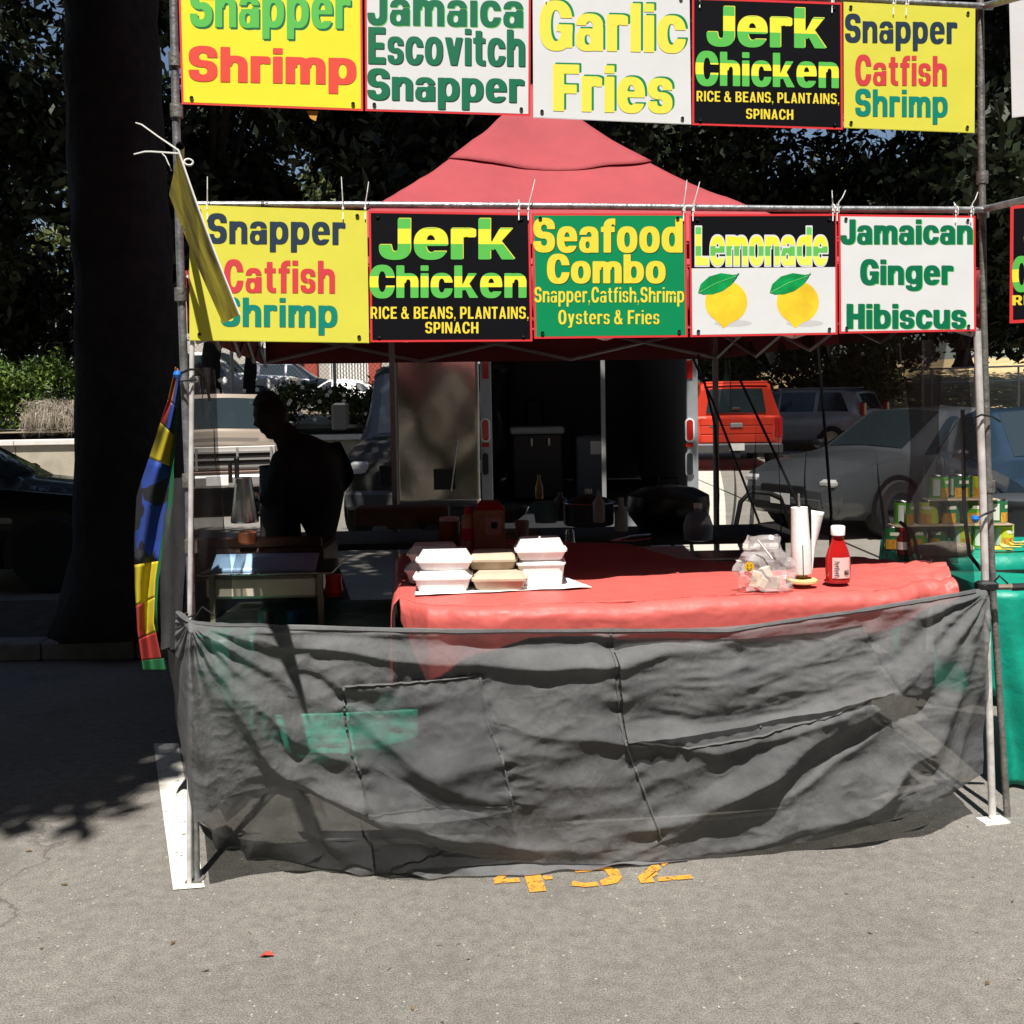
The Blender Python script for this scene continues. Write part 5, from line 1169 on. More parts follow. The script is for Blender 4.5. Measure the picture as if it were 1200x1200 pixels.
# ---------------------------------------------------------------- foam boxes and table things
def clamshell(b, w_, d_, h, lidh, z=0):
    f = .86
    for (za, zb_, ka, kb) in ((z, z + h, f, 1.0), (z + h + .002, z + h + lidh, 1.0, .80)):
        n = 8; r_ = .02
        def rr(k, zz):
            W, D = w_ / 2 * k, d_ / 2 * k; out = []
            for cx_, cy_, a0 in ((W - r_, -D + r_, -90), (W - r_, D - r_, 0), (-W + r_, D - r_, 90), (-W + r_, -D + r_, 180)):
                for q_ in (0, 45, 90): a_ = R(a0 + q_); out.append(Vector((cx_ + r_ * math.cos(a_), cy_ + r_ * math.sin(a_), zz)))
            return out
        A_ = rr(ka, za); B_ = rr(kb, zb_); n = len(A_)
        b.add(A_ + B_, [tuple(range(n - 1, -1, -1)), tuple(range(n, 2 * n))] + [(i, (i + 1) % n, (i + 1) % n + n, i + n) for i in range(n)])
        # flange
        L_ = rr(1.05, z + h - .004); U_ = rr(1.05, z + h + .004)
    b.add(L_ + U_, [tuple(range(n - 1, -1, -1)), tuple(range(n, 2 * n))] + [(i, (i + 1) % n, (i + 1) % n + n, i + n) for i in range(n)])
def foam(lab, px, py, y, w_, d_, h, lidh, m=None, rz=0, z=None, tilt=0):
    b = MB(); clamshell(b, w_, d_, h, lidh); p = P(px, py, y)
    o = b.build('takeaway_box', m or M_foam, None, smooth=True, sharp=30, local=True); o.location = (p.x, p.y, TZ + .004 if z is None else z); o.rotation_euler = (0, tilt, rz)
    tag(o, lab, 'box', 'takeaway boxes on the red cloth'); return o
foam('white foam box at the front left, bottom of its stack', 520, 690, 3.92, .205, .17, .052, .024)
foam('white foam box with an open lid lip, on top of the front left stack', 521, 660, 3.94, .20, .17, .032, .034, z=TZ + .082, rz=.04, tilt=.02)
foam('shaded white foam box behind the front left stack', 507, 655, 4.12, .20, .17, .05, .028, z=TZ + .003)
foam('shaded white foam box on top at the back left', 508, 650, 4.13, .19, .16, .03, .03, z=TZ + .083)
foam('tan board box in the middle, bottom of its stack', 586, 685, 3.93, .195, .18, .042, .02, m=M_kraft_d, z=TZ + .004, rz=-.03)
foam('second tan board box lying on the tan box in the middle', 578, 670, 4.03, .185, .18, .034, .022, m=M_kraft_d, z=TZ + .068, rz=-.02)
foam('tall white foam box on the right, bottom of its stack', 634, 682, 4.0, .175, .16, .085, .012, m=M_foam)
foam('white foam box with a ridged lid, top of the right stack', 633, 650, 4.0, .185, .17, .034, .038, z=TZ + .104, rz=.03)
ps = MB(); qd = [PZ(486, 696, TZ + .006), PZ(600, 697, TZ + .006), PZ(693, 687, TZ + .006), PZ(655, 673, TZ + .006), PZ(490, 672, TZ + .006)]
q4 = [PZ(486, 697, TZ + .007), PZ(694, 688, TZ + .007), PZ(655, 673, TZ + .007), PZ(490, 672, TZ + .007)]
ps.grid(lambda u, v: q4[0].lerp(q4[1], u).lerp(q4[3].lerp(q4[2], u), v) + Vector((0, .010 * mnoise.noise((u * 5, v, 3)) * (1 - v), .005 * mnoise.noise((u * 6, v * 4, 1)))), 30, 10); tag(ps.build('paper_sheet', mat('white paper', (.8, .8, .79), .7), None, solid=.001), 'white paper sheet under the takeaway boxes', 'paper')

# ketchup bottle
kx = PZ(982, 683, TZ + .01); kt = thing('ketchup_bottle', 'red ketchup bottle with white cap and label', 'bottle', kx)
hk = P(982, 616, kx.y).z - kx.z; M_ket = mat('ketchup red', (.42, .012, .012), .18, coat=.6)
kb_ = MB(); sc_ = hk
prof = [(.034, 0), (.041, .01), (.043, .05), (.046, .30), (.045, .42), (.036, .58), (.024, .72), (.021, .82), (.021, .85)]
for i, (r_, z_) in enumerate(prof): prof[i] = (r_ * 1.02, z_ * sc_)
kb_.lathe(prof, (0, 0, 0), 28); kb_.v = [Vector((v.x, v.y * .62, v.z)) + kx for v in kb_.v]; kb_.build('bottle_body', M_ket, kt, smooth=True, sharp=60)
kc = MB(); kc.lathe([(.0235, .835 * sc_), (.025, .84 * sc_), (.0255, .985 * sc_), (.023, sc_), (.001, sc_)], kx, 24); kc.build('cap', M_white, kt, smooth=True, sharp=40)
lb = MB(); lb.grid(lambda u, v: kx + Vector((.047 * math.sin((u - .42) * 1.5), -.0300 * math.cos((u - .42) * 1.5) - .0006, (.10 + .36 * v) * sc_)), 12, 6)
lo = lb.build('label', mat('pink white label', (.72, .5, .48), .5), kt, smooth=True, fixn=False)
for i in range(7): MB().box(kx + Vector((-.014, -.0322, (.15 + .04 * i) * sc_)), (.020 - .004 * (i % 3), .0008, .0022)).build('text_line', PR['navy'], lo)
for i in range(8): MB().box(kx + Vector((.014 + .0022 * i, -.0318 + .0004 * i, .20 * sc_)), (.0012 if i % 3 else .0006, .0008, .018)).build('barcode_bar', PR['black'], lo)

# paper towel roll leaning on its holder
pr_ = PZ(940, 683, TZ + .012); pt = thing('paper_towel_stand', 'white paper towel roll on a wooden stand with a loose sheet', 'paper towels', pr_)
MB().lathe([(.050, 0), (.055, .004), (.055, .012), (.050, .016), (.001, .016)], pr_, 28).build('stand_base', mat('pale wood', (.62, .46, .20), .6, var=.12, scale=20), pt, smooth=True, sharp=40)
tilt = Matrix.Rotation(R(-2.0), 3, 'Y'); hh = P(940, 588, pr_.y).z - pr_.z - .02
MB().tube([pr_ + Vector((0, 0, .01)), pr_ + tilt @ Vector((0, 0, hh + .05))], .004, 8).build('spindle', M_steel_d, pt)
MB().lathe([(.019, .02), (.019, .035), (.001, .035)], pr_, 16).build('wood_collar', mat('brown wood', (.2, .12, .06), .6), pt, smooth=True)
b = MB(); b.lathe([(.020, .034), (.036, .034), (.038, .04), (.0345, hh * .5), (.030, hh), (.010, hh), (.010, hh - .02)], pr_, 28, tilt)
b.v = [v for v in b.v]; b.build('paper_roll', mat('towel paper', (.82, .82, .81), .9, bump=.05, bscale=60), pt, smooth=True, sharp=50)
b = MB(); s0 = [pr_ + Vector((.030, -.022, .040)), pr_ + Vector((.028, -.022, hh * .97)), P(966, 600, pr_.y + .01), P(951, 662, pr_.y + .01)]
b.grid(lambda u, v: s0[0].lerp(s0[1], v).lerp(s0[3].lerp(s0[2], v), u) + Vector((0, -.012 * math.sin(u * 3.1), 0)), 10, 14); b.build('loose_sheet', MATS['towel paper'], pt, smooth=True, solid=.001)
MB().tube([pr_ + Vector((-.006, -.040, .03)), pr_ + Vector((-.007, -.037, hh * .52))], .0016, 5).build('tension_wire', M_black, pt)

# clear bag with a yellow sticker
bgp = PZ(897, 690, TZ + .012); bg_ = thing('clear_bag', 'clear plastic bag with a yellow round sticker and packets inside', 'bag', bgp)
M_clear = mat('clear plastic', (.85, .80, .80), .15, alpha=.27, spec=1.0)
hb_ = P(897, 628, bgp.y).z - bgp.z
def bagf(u, v):
    ph = u * 2 * math.pi; w_ = .106 * (1 - .34 * max(0, v - .45) / .55 if v > .45 else 1 - .14 * (.45 - v)); d_ = .06 * (1 - .75 * v)
    w_ *= (.92 + .1 * math.sin(v * 5)); x = w_ * math.copysign(abs(math.cos(ph)) ** .7, math.cos(ph)); y = d_ * math.sin(ph)
    n_ = .022 * (1 - 2.2 * abs(mnoise.noise((x * 20, y * 20 + 3, v * 4)))) - .008; return bgp + Vector((x + n_ - .012 * v, y + n_, v * hb_ + (.004 * math.sin(ph * 3) if v > .9 else 0)))
b = MB(); b.grid(bagf, 30, 14); b.build('bag_film', M_clear, bg_, smooth=True, sharp=14, fixn=False)
stc = P(878, 664, bgp.y - .058)
stk = MB().lathe([(.0175, 0), (.0175, .001), (.001, .001)], stc, 24, Matrix.Rotation(R(90), 3, 'X') @ Matrix.Rotation(R(8), 3, 'X')).build('sticker', mat('orange yellow print', (.85, .50, .02), .4), bg_)
for dx_, dz_ in ((-.006, .005), (.006, .005)): MB().box(stc + Vector((dx_, -.002, dz_)), (.003, .001, .005)).build('eye_mark', M_black, stk)
MB().tube([stc + Vector((.009 * math.cos(a_), -.002, .009 * math.sin(a_) + .0005)) for a_ in np.linspace(R(205), R(335), 8)], .0009, 4).build('smile_mark', M_black, stk)
for (dx_, dz_, s_, c_, rz_) in ((-.035, .035, (.034, .02, .06), (.7, .55, .40), .3), (.005, .045, (.04, .02, .07), (.72, .66, .5), -.3), (.02, .025, (.06, .025, .045), (.34, .22, .15), .1), (-.01, .022, (.03, .03, .04), (.6, .45, .3), .5)):
    MB().box(bgp + Vector((dx_, .0, dz_)), s_, ch=.004, rot=Matrix.Rotation(rz_, 3, 'Y')).build('packet', mat('packet %.2f' % c_[0], c_, .6), bg_)
MB().tube([P(888, 633, bgp.y - .05), P(905, 655, bgp.y - .055)], .003, 5).build('white_straw', M_white, bg_)

# behind the boxes: carton, squeeze bottle, jar
c0 = PZ(574, 642, TZ); ct = thing('brown_carton', 'brown gable top carton with red top and a white label', 'carton', c0)
hc_ = P(574, 588, c0.y).z - c0.z; wc = 36 / F * c0.y
MB().box(c0 + Vector((0, 0, hc_ * .42)), (wc, .12, hc_ * .84)).build('carton_body', M_kraft, ct)
b = MB(); zt_ = hc_ * .84; b.prism([c0 + Vector((-wc / 2, -.058, zt_)), c0 + Vector((wc / 2, -.058, zt_)), c0 + Vector((wc / 2 - .03, -.01, hc_)), c0 + Vector((-wc / 2 + .03, -.01, hc_))], (0, .1, 0)); b.build('carton_top', mat('dark red card', (.35, .03, .03), .7), ct)
MB().box(c0 + Vector((.02, -.0615, hc_ * .5)), (.075, .002, .08)).build('label', mat('pale label', (.5, .45, .5), .6), ct); MB().box(c0 + Vector((.024, -.0635, hc_ * .52)), (.03, .001, .03)).build('label_mark', PR['navy'], ct)
c0 = PZ(549, 643, TZ); ct = thing('squeeze_bottle', 'orange squeeze bottle with a red cap beside the carton', 'bottle', c0); hs = P(549, 592, c0.y).z - c0.z
MB().lathe([(.028, 0), (.033, .01), (.033, hs * .62), (.028, hs * .74), (.016, hs * .8)], c0, 18).build('bottle_body', mat('clear orange', (.55, .35, .26), .3), ct, smooth=True)
MB().lathe([(.018, hs * .8), (.019, hs * .88), (.008, hs * .96), (.004, hs)], c0, 16).build('cap', mat('red plastic', (.6, .03, .02), .35), ct, smooth=True)
MB().lathe([(.0335, hs * .2), (.0338, hs * .2), (.0338, hs * .48), (.0335, hs * .48)], c0, 18).build('label', mat('red plastic', (.6, .03, .02), .35), ct, smooth=True)
c0 = PZ(527, 640, TZ); ct = thing('sauce_jar', 'brown sauce jar with a white lid on the red cloth', 'jar', c0); hs = P(527, 606, c0.y).z - c0.z
MB().lathe([(.046, 0), (.050, .01), (.050, hs * .85), (.044, hs * .9)], c0, 20).build('jar_body', mat('brown sauce', (.22, .09, .03), .25), ct, smooth=True)
MB().lathe([(.046, hs * .88), (.048, hs * .9), (.048, hs), (.001, hs)], c0, 20).build('lid', M_white, ct, smooth=True, sharp=40)

# barbecue grill, pot, back table and bits in the shaded centre
gp = P(783, 590, 6.2); gr = thing('barbecue_grill', 'black round barbecue grill in the shade right of centre', 'grill', (gp.x, 6.2, 0))
MB().lathe([(.02, -.19), (.16, -.16), (.235, -.06), (.24, 0), (.236, .05), (.16, .09), (.02, .11)], gp, 30).build('kettle', mat('black enamel', (.01, .01, .011), .3), gr, smooth=True)
for a_ in (30, 150, 270): MB().tube([gp + Vector((.15 * math.cos(R(a_)), .15 * math.sin(R(a_)), -.12)), (gp.x + .28 * math.cos(R(a_)), gp.y + .28 * math.sin(R(a_)), 0)], .012, 6).build('leg', M_steel_d, gr)
MB().tube([gp + Vector((-.05, 0, .11)), gp + Vector((-.05, 0, .15)), gp + Vector((.05, 0, .15)), gp + Vector((.05, 0, .11))], .008, 6).build('lid_handle', M_black, gr)
bt = thing('back_table', 'dark table along the back of the stall', 'table', (.1, 6.0, 0))
MB().box((.15, 6.15, .80), (2.9, .6, .035)).build('tabletop', mat('dark board', (.03, .028, .027), .6), bt)
for x in (-1.2, 1.5):
    for y in (5.9, 6.4): MB().tube([(x, y, 0), (x, y, .79)], .014, 8).build('leg', M_steel_d, bt)
def lath(nm, lab, cat, px, py, y, prof, m, seg=20, mb=None):
    b = MB(); b.lathe(prof, P(px, py, y), seg); o = b.build(nm, m, None, smooth=True, sharp=50); return tag(o, lab, cat)
pp = P(690, 615, 5.9); pt_ = thing('stock_pot', 'dark stock pot with pale rim on the back table', 'pot', pp)
MB().lathe([(.13, 0), (.14, .01), (.14, .12), (.135, .125)], pp, 26).build('pot_body', mat('dark pot', (.04, .04, .042), .4, .5), pt_, smooth=True)
MB().tube([pp + Vector((.142 * math.cos(a_), .142 * math.sin(a_), .125)) for a_ in np.linspace(0, 6.283, 25)[:-1]], .006, 6, closed=True).build('rim', M_stainless, pt_, smooth=True)
MB().lathe([(.13, .127), (.10, .150), (.03, .165), (.02, .17)], pp, 26).build('lid', MATS['dark pot'], pt_, smooth=True); MB().lathe([(.016, .168), (.02, .2), (.012, .205)], pp, 12).build('lid_knob', M_stainless, pt_, smooth=True)
lath('spray_bottle', 'pale spray bottle among the pots at the back', 'bottle', 728, 622, 5.8, [(.035, 0), (.037, .01), (.035, .10), (.014, .14), (.016, .18), (.01, .185)], mat('pale green plastic', (.35, .42, .40), .4))
lath('oil_bottle', 'yellow oil bottle standing upright by the trailer opening', 'bottle', 632, 585, 6.1, [(.018, 0), (.022, .01), (.022, .07), (.010, .11), (.010, .14)], mat('yellow oil', (.32, .26, .08), .3))
lath('steel_bowl', 'steel mixing bowl on the back table', 'bowl', 596, 612, 6.0, [(.04, 0), (.10, .05), (.12, .09), (.115, .09), (.01, .02)], M_stainless)
lath('plastic_tub', 'teal grey plastic tub on the back table', 'tub', 640, 612, 5.9, [(.06, 0), (.075, .11), (.078, .112), (.07, .115)], mat('teal grey plastic', (.08, .16, .17), .4))
lath('steel_canister', 'steel canister with knob lid on the back table', 'canister', 657, 610, 6.0, [(.035, 0), (.035, .12), (.012, .14), (.012, .16)], mat('dull tin', (.12, .14, .14), .4, .4))
for i, (px, py, w_, h_, lab) in enumerate(((491, 605, .34, .12, 'long cardboard tray on the back table, left part'), (445, 604, .26, .10, 'dark cardboard box at the left end of the back table'), (612, 628, .22, .06, 'low dark tray behind the carton'), (740, 640, .2, .05, 'dark tray at the back of the red cloth'))):
    p = P(px, py, 5.95); o = MB().box(p, (w_, .2, h_), ch=.01).build('supply_box', mat('brown card dark', (.13, .09, .06), .8, var=.2), None); tag(o, lab, 'box')
o = MB().box(P(815, 651, 5.3), (.9, .26, .012), ch=.003).build('steel_shelf', M_stainless, None); tag(o, 'steel shelf edge glinting behind the clear bag', 'shelf')
o = MB().box(P(740, 672, 5.4) + Vector((.3, 0, .0)), (.5, .25, .12), ch=.02).build('plastic_crate', mat('blue grey crate', (.06, .09, .13), .4), None); tag(o, 'blue grey plastic crate under the steel shelf', 'crate')
jr = thing('water_jug', 'cloudy blue white water jug hanging over the edge by the grill', 'jug', P(822, 612, 5.6))
MB().lathe([(.03, -.10), (.075, -.09), (.08, -.02), (.06, .04), (.02, .06), (.02, .075)], P(818, 612, 5.6), 20).build('jug_body', mat('cloudy plastic', (.22, .30, .36), .35, alpha=.85), jr, smooth=True)
MB().lathe([(.022, .075), (.022, .1), (.001, .1)], P(818, 612, 5.6), 16).build('cap', M_white, jr, smooth=True)
lath('squeeze_bottle', 'tall white squeeze bottle among the pots, left of the grill', 'bottle', 702, 612, 5.7, [(.03, 0), (.033, .01), (.032, .11), (.012, .135), (.004, .17)], mat('milky plastic', (.30, .31, .30), .4))
lath('pepper_shaker', 'small shaker with a steel top beside the stock pot', 'shaker', 668, 640, 5.3, [(.022, 0), (.026, .005), (.022, .06), (.024, .062), (.018, .085)], M_stainless)
lath('cup_stack', 'stack of pale paper cups at the back of the red cloth', 'cups', 612, 640, 5.2, [(.026, 0), (.034, .10), (.036, .105), (.034, .11), (.036, .115), (.034, .12), (.036, .125)], mat('pale cup', (.25, .25, .24), .6))
lath('foil_tray', 'round foil tray on the dark table behind the carton', 'tray', 507, 620, 5.8, [(.06, 0), (.09, .035), (.10, .037), (.088, .036), (.01, .01)], M_stainless)
tg = thing('tongs', 'steel tongs lying across the dark table by the grill', 'tongs', P(740, 632, 5.7))
MB().tube([P(716, 634, 5.65), P(740, 628, 5.7), P(762, 626, 5.75)], .006, 6).build('arm', M_stainless, tg); MB().tube([P(716, 634, 5.65), P(742, 634, 5.66), P(763, 631, 5.66)], .006, 6).build('arm', M_stainless, tg)
b = MB(); q0 = PF(360, 131, .0); b.add([PF(359, 130), PF(373, 130), PF(370, 142), PF(364, 139)], [(0, 1, 2, 3)]); tag(b.build('ribbon_scrap', mat('orange ribbon', (.6, .28, .03), .6), None, solid=.001), 'small orange scrap hanging under the top left yellow board', 'ribbon')
# folding chair frame seen against the bright drive
fc = thing('folding_chair', 'bare black folding chair frame on the pale drive', 'chair', P(870, 660, 7.5))
C_ = lambda px, py, y=7.4: P(px, py, y)
MB().tube([C_(868, 640), C_(862, 618), C_(868, 588), C_(880, 576), C_(902, 578), C_(915, 584)], .018, 8).build('back_hoop', M_black, fc, smooth=True)
MB().tube([C_(868, 640), C_(880, 700), C_(884, 745)], .014, 8).build('leg', M_black, fc, smooth=True); MB().tube([C_(915, 584), C_(935, 640, 7.6), C_(950, 740, 7.7)], .014, 8).build('leg', M_black, fc, smooth=True)
MB().box(C_(898, 655), (.36, .34, .03), ch=.01).build('seat', M_black, fc)

# ---------------------------------------------------------------- nets
topc = [(196, 722), (222, 728), (260, 732), (340, 731), (420, 734), (540, 736), (700, 738), (850, 735), (960, 722), (1060, 703), (1152, 688)]
botc = [(178, 862), (228, 975), (268, 930), (345, 918), (430, 962), (560, 1008), (690, 1013), (820, 1004), (960, 983), (1075, 948), (1150, 905)]
xs_t = [c[0] for c in topc]; ut = np.linspace(0, 1, len(topc))
def cr(c, u, k): return float(np.interp(u, ut, [q_[k] for q_ in c]))
K1 = Vector((PF(222, 728).x, 0, PF(222, 728).z)); K2 = Vector((PF(1152, 688).x, 0, PF(1152, 688).z))
def sm(c, u, k):  # smoothed
    return (cr(c, max(0, u - .03), k) + 2 * cr(c, u, k) + cr(c, min(1, u + .03), k)) / 4 if .03 < u < .97 else cr(c, u, k)
def ridged(x): x = x % 1.0; return abs(x * 2 - 1)
CREASES = [  # polyline, half width px, height m
 ([(225, 722), (340, 731), (455, 734), (700, 738), (850, 737), (960, 724)], 9, .012),
 ([(228, 733), (325, 749), (400, 762), (525, 778), (650, 780), (760, 772)], 13, .030),
 ([(235, 742), (280, 757), (317, 770), (400, 798), (470, 806)], 14, .026),
 ([(240, 748), (287, 806), (330, 846), (383, 880), (430, 898)], 15, .032),
 ([(232, 752), (262, 812), (312, 880), (372, 925), (440, 958), (560, 1000)], 14, .034),
 ([(224, 750), (236, 830), (246, 940)], 9, .022), ([(216, 748), (214, 830), (206, 900)], 8, .020),
 ([(430, 845), (470, 880), (515, 912), (560, 930), (600, 936)], 12, .026),
 ([(470, 900), (540, 893), (620, 876), (690, 880)], 16, .016),
 ([(360, 815), (420, 830), (480, 826), (540, 808)], 16, .012),
 ([(440, 955), (520, 975), (600, 992), (700, 993)], 13, .020),
 ([(600, 783), (700, 776), (800, 760), (860, 746), (960, 735)], 14, .026),
 ([(600, 846), (675, 858), (730, 868), (840, 873), (920, 854), (980, 830), (1036, 802)], 12, .030),
 ([(640, 812), (740, 806), (840, 800), (950, 776), (1010, 752)], 18, .014),
 ([(790, 972), (880, 912), (950, 862), (1030, 818), (1085, 768), (1144, 698)], 15, .040),
 ([(960, 980), (1040, 925), (1082, 872), (1118, 790), (1148, 700)], 14, .040),
 ([(870, 955), (950, 903), (1015, 858), (1100, 778), (1146, 700)], 11, .024),
 ([(1100, 930), (1128, 850), (1146, 760), (1152, 705)], 11, .024),
 ([(1040, 712), (1090, 712), (1140, 694)], 12, .018),
 ([(700, 978), (775, 962), (850, 932), (905, 893)], 15, .022),
 ([(840, 1000), (925, 978), (985, 962), (1050, 935)], 12, .020),
 ([(620, 905), (720, 915), (800, 900), (860, 872)], 20, .018),
 ([(600, 955), (690, 950), (770, 930)], 18, .014),
 ([(480, 757), (600, 761), (750, 757), (850, 749)], 10, -.024),
 ([(455, 902), (505, 928), (560, 947)], 10, -.022),
 ([(900, 935), (960, 888), (1035, 838), (1100, 800)], 10, -.026),
 ([(800, 940), (880, 880), (950, 842)], 12, -.020),
 ([(330, 775), (420, 815), (470, 850)], 12, -.018),
 ([(700, 835), (800, 845), (900, 835), (980, 805)], 12, -.018),
]
SEAMS = [[(403, 800), (404, 840), (412, 880), (424, 905), (430, 950)], [(404, 800), (480, 797), (562, 790)], [(562, 790), (568, 840), (585, 880), (600, 942)], [(432, 950), (520, 938), (598, 940)],
         [(714, 742), (720, 800), (727, 860), (745, 905), (775, 985)], [(862, 752), (872, 800), (886, 850)], [(1008, 735), (1020, 770), (1036, 800)], [(727, 862), (800, 870), (886, 855), (960, 832), (1036, 800)]]
NU, NV = 440, 170
def build_field():
    gu, gv = np.meshgrid(np.linspace(0, 1, NU + 1), np.linspace(0, 1, NV + 1))
    tx = np.interp(gu, ut, [q_[0] for q_ in topc]); ty = np.interp(gu, ut, [q_[1] for q_ in topc]); bx = np.interp(gu, ut, [q_[0] for q_ in botc]); by = np.interp(gu, ut, [q_[1] for q_ in botc])
    X = tx + (bx - tx) * gv; Y = ty + (by - ty) * gv
    # wander of the crease lines
    WX = np.empty_like(X); WY = np.empty_like(X); N1 = np.empty_like(X); N2 = np.empty_like(X); N3 = np.empty_like(X); N4 = np.empty_like(X)
    for j in range(NV + 1):
        for i in range(NU + 1):
            x, y = X[j, i] / 100, Y[j, i] / 100
            WX[j, i] = mnoise.noise((x * 1.6, y * 1.6, 0)); WY[j, i] = mnoise.noise((x * 1.6, y * 1.6, 9))
            N1[j, i] = mnoise.noise((x * .6, y * .9, 3)); N2[j, i] = mnoise.noise((x * 1.9 + y, y * 3.2, 5)); N3[j, i] = mnoise.noise((x * 5 + y * 3, y * 8 - x, 7)); N4[j, i] = mnoise.noise((x * 14, y * 15, 2))
    XW = X + WX * 9; YW = Y + WY * 9; D = np.zeros_like(X)
    for pts, wd, h in CREASES:
        best = np.full_like(X, 1e9); side = np.zeros_like(X); tt = np.zeros_like(X); n = len(pts) - 1
        for k in range(n):
            (x0, y0), (x1, y1) = pts[k], pts[k + 1]; dx, dy = x1 - x0, y1 - y0; L = dx * dx + dy * dy
            t = np.clip(((XW - x0) * dx + (YW - y0) * dy) / L, 0, 1); ex = XW - (x0 + t * dx); ey = YW - (y0 + t * dy); d = np.hypot(ex, ey)
            m = d < best; best = np.where(m, d, best); side = np.where(m, np.sign(dx * ey - dy * ex), side); tt = np.where(m, (k + t) / n, tt)
        # sharp on the lower side, soft on the upper side, fading at the ends
        wv = np.where(side > 0, wd * .75, wd * 1.7); D += h * np.exp(-(best / wv) ** 1.5) * np.clip(.35 + 1.5 * np.minimum(tt, 1 - tt) * 2, 0, 1) * (1 + .35 * N2)
    D += .030 * N1 + .0045 * (1 - 2.5 * np.abs(N2)) + .0022 * (1 - 2.5 * np.abs(N3)) * np.clip(.4 + 1.6 * N1 + N2, 0, 1.3) + .0008 * N4
    for pts in SEAMS:      # puckers along the sewn seams
        best = np.full_like(X, 1e9); al = np.zeros_like(X); acc = 0
        for k in range(len(pts) - 1):
            (x0, y0), (x1, y1) = pts[k], pts[k + 1]; dx, dy = x1 - x0, y1 - y0; L = dx * dx + dy * dy
            t = np.clip(((X - x0) * dx + (Y - y0) * dy) / L, 0, 1); d = np.hypot(X - (x0 + t * dx), Y - (y0 + t * dy)); m = d < best
            best = np.where(m, d, best); al = np.where(m, acc + t * math.sqrt(L), al); acc += math.sqrt(L)
        D += .0075 * np.exp(-(best / 11) ** 2) * np.sin(al / 3.6 + 3 * WX) * (.4 + 1.2 * np.abs(WY)) - .006 * np.exp(-(best / 5) ** 2)
    # fine radial gathers at both knots
    for kx, ky, sg in ((222, 728, 1), (1152, 690, -1)):
        dx, dy = (X - kx) * sg, Y - ky; r = np.hypot(dx, dy); a = np.arctan2(dy, dx); D += .012 * np.exp(-r / 120) * np.minimum(1, r / 25) * np.sin(a * 26 + N1 * 8) + .008 * np.exp(-r / 200) * np.minimum(1, r / 30) * np.sin(a * 13 + N1 * 6)
    return D
FIELD = build_field()
def fold_disp(p, u, v):
    x = min(max(u, 0), 1) * NU; y = min(max(v, 0), 1) * NV; i = min(int(x), NU - 1); j = min(int(y), NV - 1); fx, fy_ = x - i, y - j
    return float((FIELD[j, i] * (1 - fx) + FIELD[j, i + 1] * fx) * (1 - fy_) + (FIELD[j + 1, i] * (1 - fx) + FIELD[j + 1, i + 1] * fx) * fy_)
def net_pt(u, v, extra=0.0):
    tx_, ty_ = sm(topc, u, 0), sm(topc, u, 1); bx_, by_ = sm(botc, u, 0), sm(botc, u, 1)
    edge = min(1, u / .10, (1 - u) / .10); edge = edge * edge * (3 - 2 * edge)
    # front of the net bulges ahead of the posts where the table pushes it
    T = PF(tx_, ty_, .02 + .11 * edge); Bp = PF(bx_, by_, .0 + .12 * edge)
    if u < .1: T = T + Vector((0, .10 * (1 - u / .1), 0)); Bp = Bp + Vector((0, .25 * (1 - u / .1), 0))
    p = T.lerp(Bp, v)
    hem = math.exp(-(v / .045) ** 2)
    f = fold_disp(p, u, v) * min(1, v / .05 + .25) + .03 * math.sin(v * math.pi)
    f += .010 * math.exp(-((v - .02) / .018) ** 2)
    return p + Vector((FN.x, FN.y, 0)) * (f + extra) + Vector((0, 0, .0))
nb = MB(); nb.grid(net_pt, 560, 200)
net = thing('front_net', 'black shade net tied across the front of the stall, sagging in folds', 'net', PF(600, 1010))
nb.build('net_sheet', M_net, net, smooth=True, sharp=180, fixn=False)
def uv_of(px, py):
    u = float(np.interp(px, [ (sm(topc, k, 0) + sm(botc, k, 0)) / 2 for k in ut], ut))
    for _ in range(6):
        t_, b_ = sm(topc, u, 0), sm(botc, u, 0); ty_, by_ = sm(topc, u, 1), sm(botc, u, 1); v = (py - ty_) / (by_ - ty_)
        xx = t_ + (b_ - t_) * v; u = min(1, max(0, u + (px - xx) / 960))
    return u, min(1, max(0, v))
def seam(nm, pts, r_, m, wob=.004):
    out = []
    for i in range(len(pts) - 1):
        for k in range(14):
            f = k / 14; x = pts[i][0] + (pts[i + 1][0] - pts[i][0]) * f; y = pts[i][1] + (pts[i + 1][1] - pts[i][1]) * f
            u, v = uv_of(x, y); out.append(net_pt(u, v, .004 + wob * mnoise.noise((x * .25, y * .25, 0))))
    return MB().tube(out, [r_ * (1 + .5 * mnoise.noise((i * .6, 0, 0))) for i in range(len(out))], 5).build(nm, m, net, smooth=True)
M_seam = mat('net hem', (.10, .10, .102), .85)
def patch(quad, lift, nu=60, nv=50, m=None, seed=0):
    b = MB(); U = [uv_of(*q_) for q_ in quad]
    def fn_(a, c):
        u = (U[0][0] * (1 - a) + U[1][0] * a) * (1 - c) + (U[3][0] * (1 - a) + U[2][0] * a) * c
        v = (U[0][1] * (1 - a) + U[1][1] * a) * (1 - c) + (U[3][1] * (1 - a) + U[2][1] * a) * c
        ed_ = min(a, 1 - a, c, 1 - c)
        return net_pt(u, v, lift + .010 * math.exp(-ed_ / .03) + .012 * mnoise.noise((a * 3 + seed, c * 4, 4)) + .003 * (1 - 2.5 * abs(mnoise.noise((a * 9, c * 10, seed)))))
    b.grid(fn_, nu, nv); return b.build('sewn_panel', m or M_net, net, smooth=True, sharp=180, fixn=False)
patch([(403, 800), (562, 790), (600, 940), (432, 950)], .022, seed=1, m=M_net_thin)
patch([(716, 745), (1006, 730), (1036, 800), (730, 862)], .016, seed=2, nu=90)
